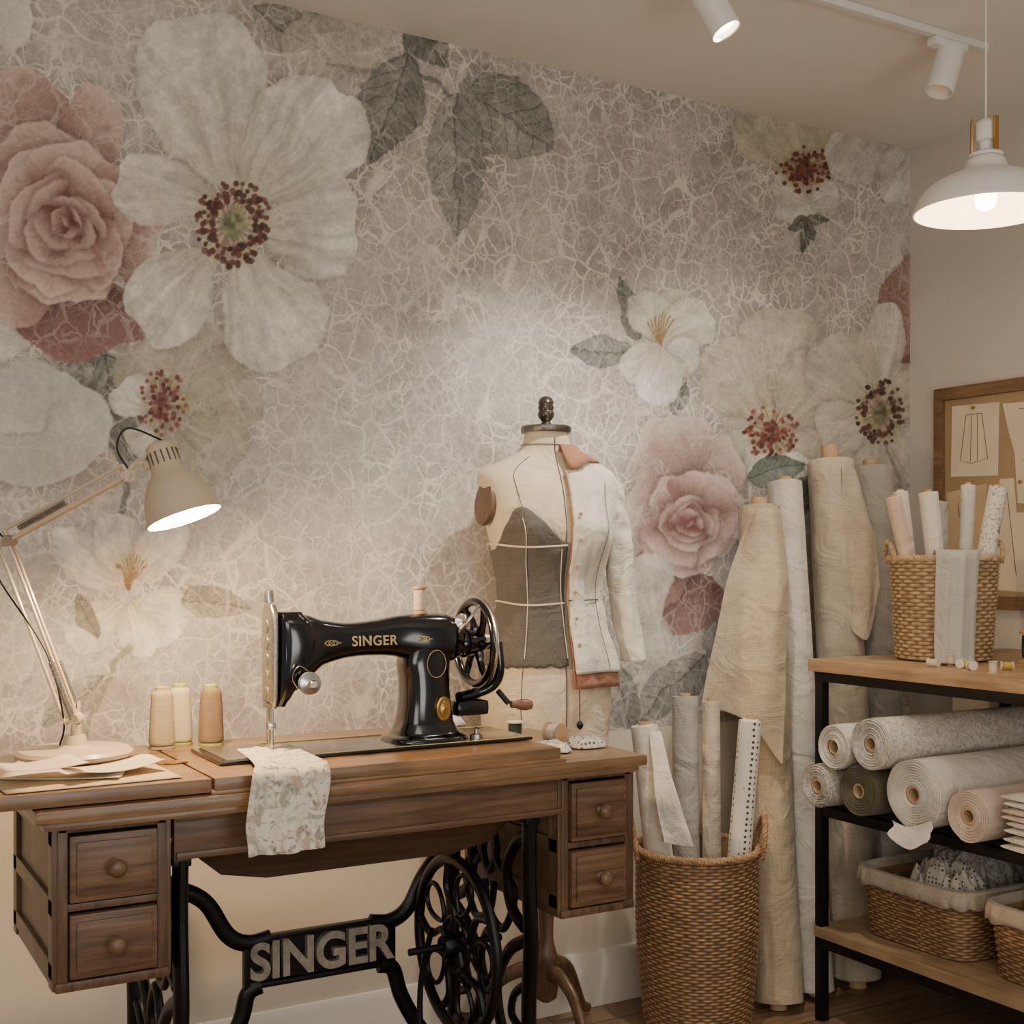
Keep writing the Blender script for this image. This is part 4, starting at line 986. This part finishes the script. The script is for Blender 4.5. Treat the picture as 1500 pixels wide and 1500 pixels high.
# ---------------------------------------------------------------- shelf unit
SX0,SX1,SY0,SY1=2.225,2.935,1.25,2.35
su=thing('shelf_unit','black steel shelf unit with oak boards along the wall','shelf',((SX0+SX1)/2,(SY0+SY1)/2,0))
cxs,cys=(SX0+SX1)/2,(SY0+SY1)/2
for x in (SX0+.014,SX1-.014):
    for y in (SY0+.014,SY1-.014):
        g=G(); g.box((x,y,.434),(.024,.024,.866),.002); wout(g,'post',mSteel,su)
def rails(z):
    g=G()
    for x in (SX0+.014,SX1-.014): g.box((x,cys,z),(.022,SY1-SY0-.03,.024),.002)
    for y in (SY0+.014,SY1-.014): g.box((cxs,y,z),(SX1-SX0-.03,.022,.024),.002)
    wout(g,'frame_rail',mSteel,su)
rails(.855); rails(.522); rails(.195)
g=G(); g.box((cxs,cys,.883),(SX1-SX0+.02,SY1-SY0+.02,.030),.003); wout(g,'shelf_board',mOak,su)
g=G(); g.box((cxs,cys,.540),(SX1-SX0-.03,SY1-SY0-.03,.010),.002); wout(g,'shelf_board',mSteel,su,label='black steel shelf board')
g=G(); g.box((cxs,cys,.2215),(SX1-SX0,SY1-SY0,.027),.003); wout(g,'shelf_board',mOak,su)
ZS=.898; ZM=.5455; ZB=.2355
GS='fabric rolls stacked on the middle shelf'
def sr(label,y,z,r,mat,x0=2.165,L_=.66,seed=0,core=.018,**k):
    return fabric_roll(label,(x0,y,z),(x0+L_,y,z+.0),r,mat,core,-.002,GS,seed=seed,**k)
sr('blush grey fabric roll with cardboard core',2.262,ZM+.0555,.052,mFlor2,2.15,seed=21)
sr('olive velvet fabric roll on the shelf',2.137,ZM+.0625,.059,mOlive,2.16,seed=22)
r3=sr('large cream fabric roll with loose edge',1.972,ZM+.081,.078,mWhiteC,2.16,seed=23,core=.02)
sr('pale pink fabric roll on the shelf',1.832,ZM+.057,.054,mPinkish,2.17,seed=24)
sr('white cotton fabric roll stacked on top',2.206,.7025,.053,mIvory,2.15,seed=25)
sr('cream checked fabric roll stacked on top',2.080,.726,.059,mFlor3,2.14,seed=26)
drape(r3,[[(2.158,2.03,.56),(2.15,2.02,.555),(2.13,2.02,.535)],[(2.157,1.98,.555),(2.14,1.96,.545),(2.12,1.95,.515)],[(2.157,1.915,.58),(2.15,1.91,.56),(2.13,1.905,.54)]],'loose_end',mWhiteC,.002,5,1)
def folded(label,c,sx,sy,h,mat,seed,layers=2):
    g=G()
    for L_ in range(layers):
        z0=c[2]+h*L_/layers; hh=h/layers*.97; rows=[]
        n=20
        for i in range(21):
            x=-sx/2+sx*i/20; e=1-max(0,abs(i-10)-8)/2*.25
            rows.append([V((c[0]+x+.004*nz(L_*3+seed,j*.3),c[1]+a*(1+.03*nz(seed+L_,i*.2)),z0+hh/2+b_*e)) for j,(a,b_) in enumerate(sup(sy/2*(.96+.04*math.cos(L_*2+seed)),hh/2,2.6,2*pi*j/n) for j in range(n))])
        g.grid(rows,cv=True,ca=True,cb=True)
    o=g.out('folded_fabric',mat); recenter(o); tag(o,label,'folded fabric','folded fabrics stacked on the shelf')
z=ZM+.001
for i,(h,m_,lb_) in enumerate(((.032,mFlor3,'white patterned folded fabric in a stack'),(.030,mIvory,'ivory folded fabric in a stack'),(.026,mPinkish,'blush folded fabric in a stack'),(.028,mWhiteC,'white folded fabric in a stack'))):
    folded(lb_,(2.33+.008*math.sin(i*2),1.64,z),.30,.235,h,m_,i); z+=h+.001
def binb(label,x0,x1,y0,y1,z0,h):
    cx,cy_=(x0+x1)/2,(y0+y1)/2; o=thing('storage_basket',label,'basket',(cx,cy_,z0),group='lined wicker baskets on the lower shelf')
    a,b_=(x1-x0)/2,(y1-y0)/2
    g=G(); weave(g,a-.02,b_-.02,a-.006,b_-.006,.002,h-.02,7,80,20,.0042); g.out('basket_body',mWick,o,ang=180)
    n=160; g=G(); rows=[]
    for k,(da,zz_) in enumerate(((-.012,h-.07),(-.012,h-.01),(-.006,h),(.002,h-.002),(.004,h-.018),(.005,h-.040))):
        rows.append([V((*sup(a+da-.0+(.0015*math.sin(j*.9)*(k>3)),b_+da+(.0015*math.sin(j*.9)*(k>3)),7,2*pi*j/n),zz_+(.003*math.sin(j*.5) if k==5 else 0))) for j in range(n)])
    g.grid(rows,cv=True); g.out('cloth_liner',mBeige,o,solid=.001)
    return o
binb('rectangular wicker basket with linen liner holding dotted fabric',2.27,2.74,1.925,2.275,ZB,.165)
binb('rectangular wicker basket with linen liner at shelf end',2.27,2.74,1.53,1.895,ZB,.165)
crumple('bunched_fabric','crumpled grey floral fabric in the basket',(2.56,2.13,ZB+.09),.14,.105,.15,mFlor2,5,n=44,fr=2.4,cat='fabric',p=4)
crumple('bunched_fabric','crumpled dotted fabric bunched beside floral cloth',(2.36,2.05,ZB+.12),.062,.095,.10,mDots2,15,n=34,fr=2.0,p=3)
crumple('bunched_fabric','crumpled taupe fabric in the second basket',(2.46,1.72,ZB+.09),.15,.12,.13,mTaupe,7,n=40,fr=2.2,p=4)

BC=V((2.49,2.175,ZS+.0005))
tbk=thing('wicker_basket','round seagrass basket with small handles on the shelf','basket',BC)
g=G(); weave(g,.112,.112,.128,.128,.003,.245,2,40,26,.0048); g.out('basket_body',mWick2,tbk,ang=180)
g=G(); rope(g,[V((.129*math.cos(2*pi*i/200),.129*math.sin(2*pi*i/200),.25)) for i in range(200)],.008,34); g.out('basket_rim',mWick2,tbk)
for a in (math.radians(150),math.radians(-30)):
    g=G(); q_=V((math.cos(a),math.sin(a),0)); tt=V((-math.sin(a),math.cos(a),0))
    rope(g,cr([q_*.13+tt*-.035+V((0,0,.24)),q_*.135+tt*-.03+V((0,0,.27)),q_*.137+V((0,0,.29)),q_*.135+tt*.03+V((0,0,.27)),q_*.13+tt*.035+V((0,0,.24))],8),.006,7,False); g.out('basket_handle',mWick2,tbk)
GT='fabric rolls in the seagrass basket'
def tr(label,ub,fb_,ut,ft,zt,r,mat,seed):
    fabric_roll(label,BC+Rr*ub+Ff*fb_+V((0,0,.02)),BC+Rr*ut+Ff*ft+V((0,0,zt-ZS)),r,mat,r*.45,.004,GT,seed=seed)
tr('small peach fabric roll leaning in the basket',-.050,-.03,-.135,-.035,1.30,.019,Cloth('peach_cotton',(200,174,152),.06),31)
tr('small white fabric roll in the basket',-.05,.03,-.095,.04,1.318,.019,mIvory,32)
tr('small white fabric roll in the basket',-.005,-.02,-.045,-.02,1.312,.023,mIvory,33)
tr('grey linen roll in the basket',.005,.055,.008,.075,1.29,.030,mGreyB,34)
tr('slim white fabric roll in the basket',.058,.03,.078,.045,1.335,.018,mWhiteC,35)
tr('small floral fabric roll leaning in the basket',.05,-.03,.125,-.03,1.325,.022,Floral('sprig_print',(214,207,195),(130,130,116),(170,150,136),60,.56),36)
rows=[]
fd=(-Ff).normalized()
for i,(d,zz_) in enumerate([(q.x,q.y) for q in cr([(.090,.235),(.116,.262),(.134,.268),(.148,.254),(.150,.20),(.149,.12),(.152,.045),(.162,.008),(.19,.004),(.210,.004)],3)]):
    f=i/27; row=[]
    for j in range(21):
        u=j/20-.5; w=.110-.02*f
        fo=.007*math.sin(u*18+f)*min(1,f*2)
        row.append(BC+fd*(d+max(0,fo)-.10*u*u*(1 if d>.1 else 0)*1.0)+Rr*(u*w-.026*f)+V((0,0,zz_+.002)))
    rows.append(row)
mCl=Cloth('pale_grey_cotton',(176,172,164),.05)
cloth('draped_cloth','pale grey cotton cloth hanging over the basket rim',rows,mCl,cat='cloth')
GN='thread spools on the shelf top'
spool('large dark green thread spool standing on the shelf',(2.60,2.00,ZS+.0005),.026,.075,mThG,mSpW,group=GN)
for i,(x,y,mm_,lab,d) in enumerate(((2.32,1.98,mThY,'yellow thread spool lying on the shelf',(.9,.4,0)),(2.29,2.045,mThW,'small white thread spool lying on the shelf',(.2,-.9,0)),(2.355,2.035,mThW,'small white thread spool standing on the shelf',(0,0,1)),(2.30,1.925,mThW,'small cream thread spool lying on the shelf',(.5,.8,0)),(2.36,1.90,mThY,'yellow thread spool lying on the shelf',(.7,-.6,0)),(2.285,1.86,mThW,'small white thread spool standing on the shelf',(0,0,1)))):
    r_=.0085; zz_=ZS+.0005+(0 if d[2] else r_*1.2)
    spool(lab,None,r_,.026,mm_,mThW,M4=zal((x,y,zz_),d),group=GN,fl=1.2)

# ---------------------------------------------------------------- pin board
pb=thing('pin_board','weathered wooden framed kraft pin board with paper patterns','pin board',(XR,2.2,1.0))
y0,y1,z0,z1=1.80,2.60,1.01,1.645
g=G(); g.box((XR-.008,(y0+y1)/2,(z0+z1)/2),(.012,y1-y0-.02,z1-z0-.02),.001); wout(g,'backing_panel',mKraft,pb)
g=G()
for zz_ in (z0+.014,z1-.018): g.box((XR-.014,(y0+y1)/2,zz_),(.026,y1-y0,.036),.004)
for yy in (y0+.014,y1-.016): g.box((XR-.015,yy,(z0+z1)/2),(.024,.032,z1-z0-.05),.004)
wout(g,'frame',mOldWood,pb)
def pinned(label,pts,mat,lines,dx=.0155):
    o=thing('paper_pattern',label,'paper pattern',(XR-dx,pts[0][0],pts[0][1]),group='paper patterns pinned on the board')
    g=G(); g.add([V((XR-dx,a,b_)) for a,b_ in pts]+[V((XR-dx-.0006,a,b_)) for a,b_ in pts],[list(range(len(pts)))[::-1],[len(pts)+i for i in range(len(pts))]]+[[i,(i+1)%len(pts),len(pts)+(i+1)%len(pts),len(pts)+i] for i in range(len(pts))],sm=False)
    wout(g,'sheet',mat,o)
    g=G()
    for l in lines: g.tube([V((XR-dx-.0010,a,b_)) for a,b_ in l],.0008,5)
    if lines: wout(g,'drawn_line',mInk,o)
    g=G(); cy_=sum(p[0] for p in pts)/len(pts); g.T=zal((XR-dx-.0006,cy_,max(p[1] for p in pts)-.012),(-1,0,0)); g.lathe([(.001,0),(.002,0),(.002,.004),(.005,.006),(.005,.009),(.001,.010)],12,ca=True,cb=True); wout(g,'push_pin',mBrass,o)
pinned('cream paper pattern with a skirt outline pinned up',[(2.545,1.385),(2.38,1.38),(2.375,1.585),(2.54,1.59)],mPaper,[[(2.49,1.56),(2.435,1.56)],[(2.49,1.56),(2.51,1.43),(2.47,1.42),(2.415,1.43),(2.435,1.56)],[(2.47,1.56),(2.475,1.425)],[(2.45,1.56),(2.45,1.425)]])
pinned('long cream bodice paper pattern pinned up',[(2.365,1.58),(2.345,1.50),(2.325,1.44),(2.315,1.30),(2.13,1.285),(2.14,1.57)],mPaper,[[(2.31,1.56),(2.24,1.55),(2.22,1.32)],[(2.30,1.42),(2.18,1.41)]])
pinned('long narrow tan paper pattern pinned lower',[(2.375,1.370),(2.38,1.25),(2.40,1.06),(2.15,1.05),(2.16,1.27),(2.32,1.275),(2.328,1.37)],mPaper,[[(2.35,1.33),(2.32,1.10)]],.0143)
pinned('kraft paper sleeve pattern pinned at the frame',[(2.56,1.34),(2.42,1.36),(2.43,1.07),(2.55,1.06)],mPaper2,[[(2.52,1.31),(2.49,1.10)]],.0143)

# ---------------------------------------------------------------- ceiling lights
pc=V((2.145,1.764,0)); ZR=1.862
pl=thing('pendant_lamp','white metal dome pendant lamp with brass fitting, lit','pendant lamp',(pc.x,pc.y,H-.001))
g=G(); g.T=Matrix.Translation((pc.x,pc.y,ZR))
pr=[(.144,0),(.145,.004),(.141,.012),(.134,.030),(.122,.046),(.104,.060),(.080,.072),(.056,.080),(.044,.088),(.040,.100),(.036,.108),(.030,.112)]
inn=[(r-.003,z-.003) for r,z in pr]
g.lathe(pr,56); g.lathe([pr[0],(.141,.0)]+inn[1:]+[(.001,.106)],56,m=1)
wout(g,'lamp_shade',[mWhiteM,mCreamIn],pl)
g=G(); g.T=Matrix.Translation((pc.x,pc.y,ZR+.112)); g.lathe([(.034,0),(.034,.006),(.028,.010),(.001,.010)],28,ca=True); g.lathe([(.014,.01),(.014,.03),(.022,.034),(.022,.066),(.016,.074),(.006,.08),(.001,.08)],28,cb=True); wout(g,'socket_housing',mWhiteM,pl)
g=G()
for k in range(3):
    a=2*pi*k/3+.4; q_=V((math.cos(a),math.sin(a),0)); g.box(V((pc.x,pc.y,ZR+.152))+q_*.028,(.004,.012,.075),.001,R=Matrix.Rotation(a,3,'Z'))
wout(g,'brass_bracket',mBrass,pl)
g=G(); g.T=Matrix.Translation((pc.x,pc.y,ZR+.010)); g.lathe([(.012,.08),(.013,.05),(.020,.030),(.0225,.016),(.019,.002),(.010,-.005),(.001,-.007)],24,ca=True,cb=True); wout(g,'light_bulb',mBulb2,pl)
g=G(); g.tube([(pc.x,pc.y,ZR+.18),(pc.x,pc.y,H-.005)],.002,8); wout(g,'cord',mWhiteM,pl)
g=G(); g.T=Matrix.Translation((pc.x,pc.y,H-.026)); g.lathe([(.008,0),(.045,.004),(.048,.010),(.048,.0255),(.001,.0255)],28,ca=True,cb=True); wout(g,'ceiling_rose',mWhiteM,pl)
light('POINT','pendant_light',(pc.x,pc.y,ZR-.012),4,(1,.84,.66),.02)

tl=thing('track_light','white ceiling track with two cylindrical spotlights','track light',(1.6,2.07,H))
g=G(); g.box((1.55,2.07,H-.0095),(1.93,.024,.018),.003); wout(g,'track_rail',mWhiteM,tl)
def spot(x,ax_,ltdir,e,ang,Lc=.135,lit=True):
    ax_=V(ax_).normalized(); g=G(); top=V((x,2.07,H-.019))
    g.box(top-V((0,0,.010)),(.11,.028,.020),.004); g.tube([top-V((0,0,.015)),top-V((0,0,.040))],.007,12)
    pv=top-V((0,0,.046)); g.box(pv,(.020,.020,.026),.004)
    a=pv-ax_*.035
    g.T=zal(a,ax_)
    g.lathe([(.001,0),(.029,0),(.033,.004),(.033,Lc),(.0315,Lc+.002),(.029,Lc),(.028,Lc-.012)],36,ca=True)
    g.lathe([(.028,Lc-.012),(.001,Lc-.015)],36,m=1); g.T=Matrix.Identity(4)
    wout(g,'spotlight',[mWhiteM,mBulb2 if lit else mCreamIn],tl)
    light('SPOT','spot_light',a+ax_*(Lc+.01),e,(1,.92,.82),.025,d=ltdir if ltdir else ax_,ang=ang,blend=1.0)
spot(1.652,(.28,-.30,-.75),(-.06,.50,-1.08),68,80)
spot(2.385,(-.30,.05,-.9),(-.22,.5,-.95),20,80,.115,False)

# ---------------------------------------------------------------- lighting
light('AREA','side_fill',(-1.2,-1.2,1.9),38,(1,.93,.85),1.8,d=(.62,.75,-.18),sy=1.5)  # added soft fill from behind the camera; no window stands here
light('AREA','overhead_fill',(.6,.1,2.33),12,(1,.91,.80),1.0,d=(0,0.15,-1))  # added overhead fill, not a fixture of the room
light('AREA','upward_fill',(1.0,-.9,.9),27,(1,.95,.88),1.2,d=(.15,.55,.9))  # added unseen fill aimed up to brighten the ceiling
w=bpy.data.worlds.new('World'); sc.world=w; w.use_nodes=True
bgn=w.node_tree.nodes['Background']; bgn.inputs[0].default_value=(1,.95,.88,1); bgn.inputs[1].default_value=.30

# ---------------------------------------------------------------- camera
cam=bpy.data.cameras.new('camera'); co=bpy.data.objects.new('camera',cam); COL.objects.link(co)
co.location=(0,0,1.15); co.rotation_euler=(pi/2,0,math.radians(-30)); cam.lens=44.4; cam.sensor_width=36; cam.shift_y=67/1500; cam.clip_start=.05
sc.camera=co
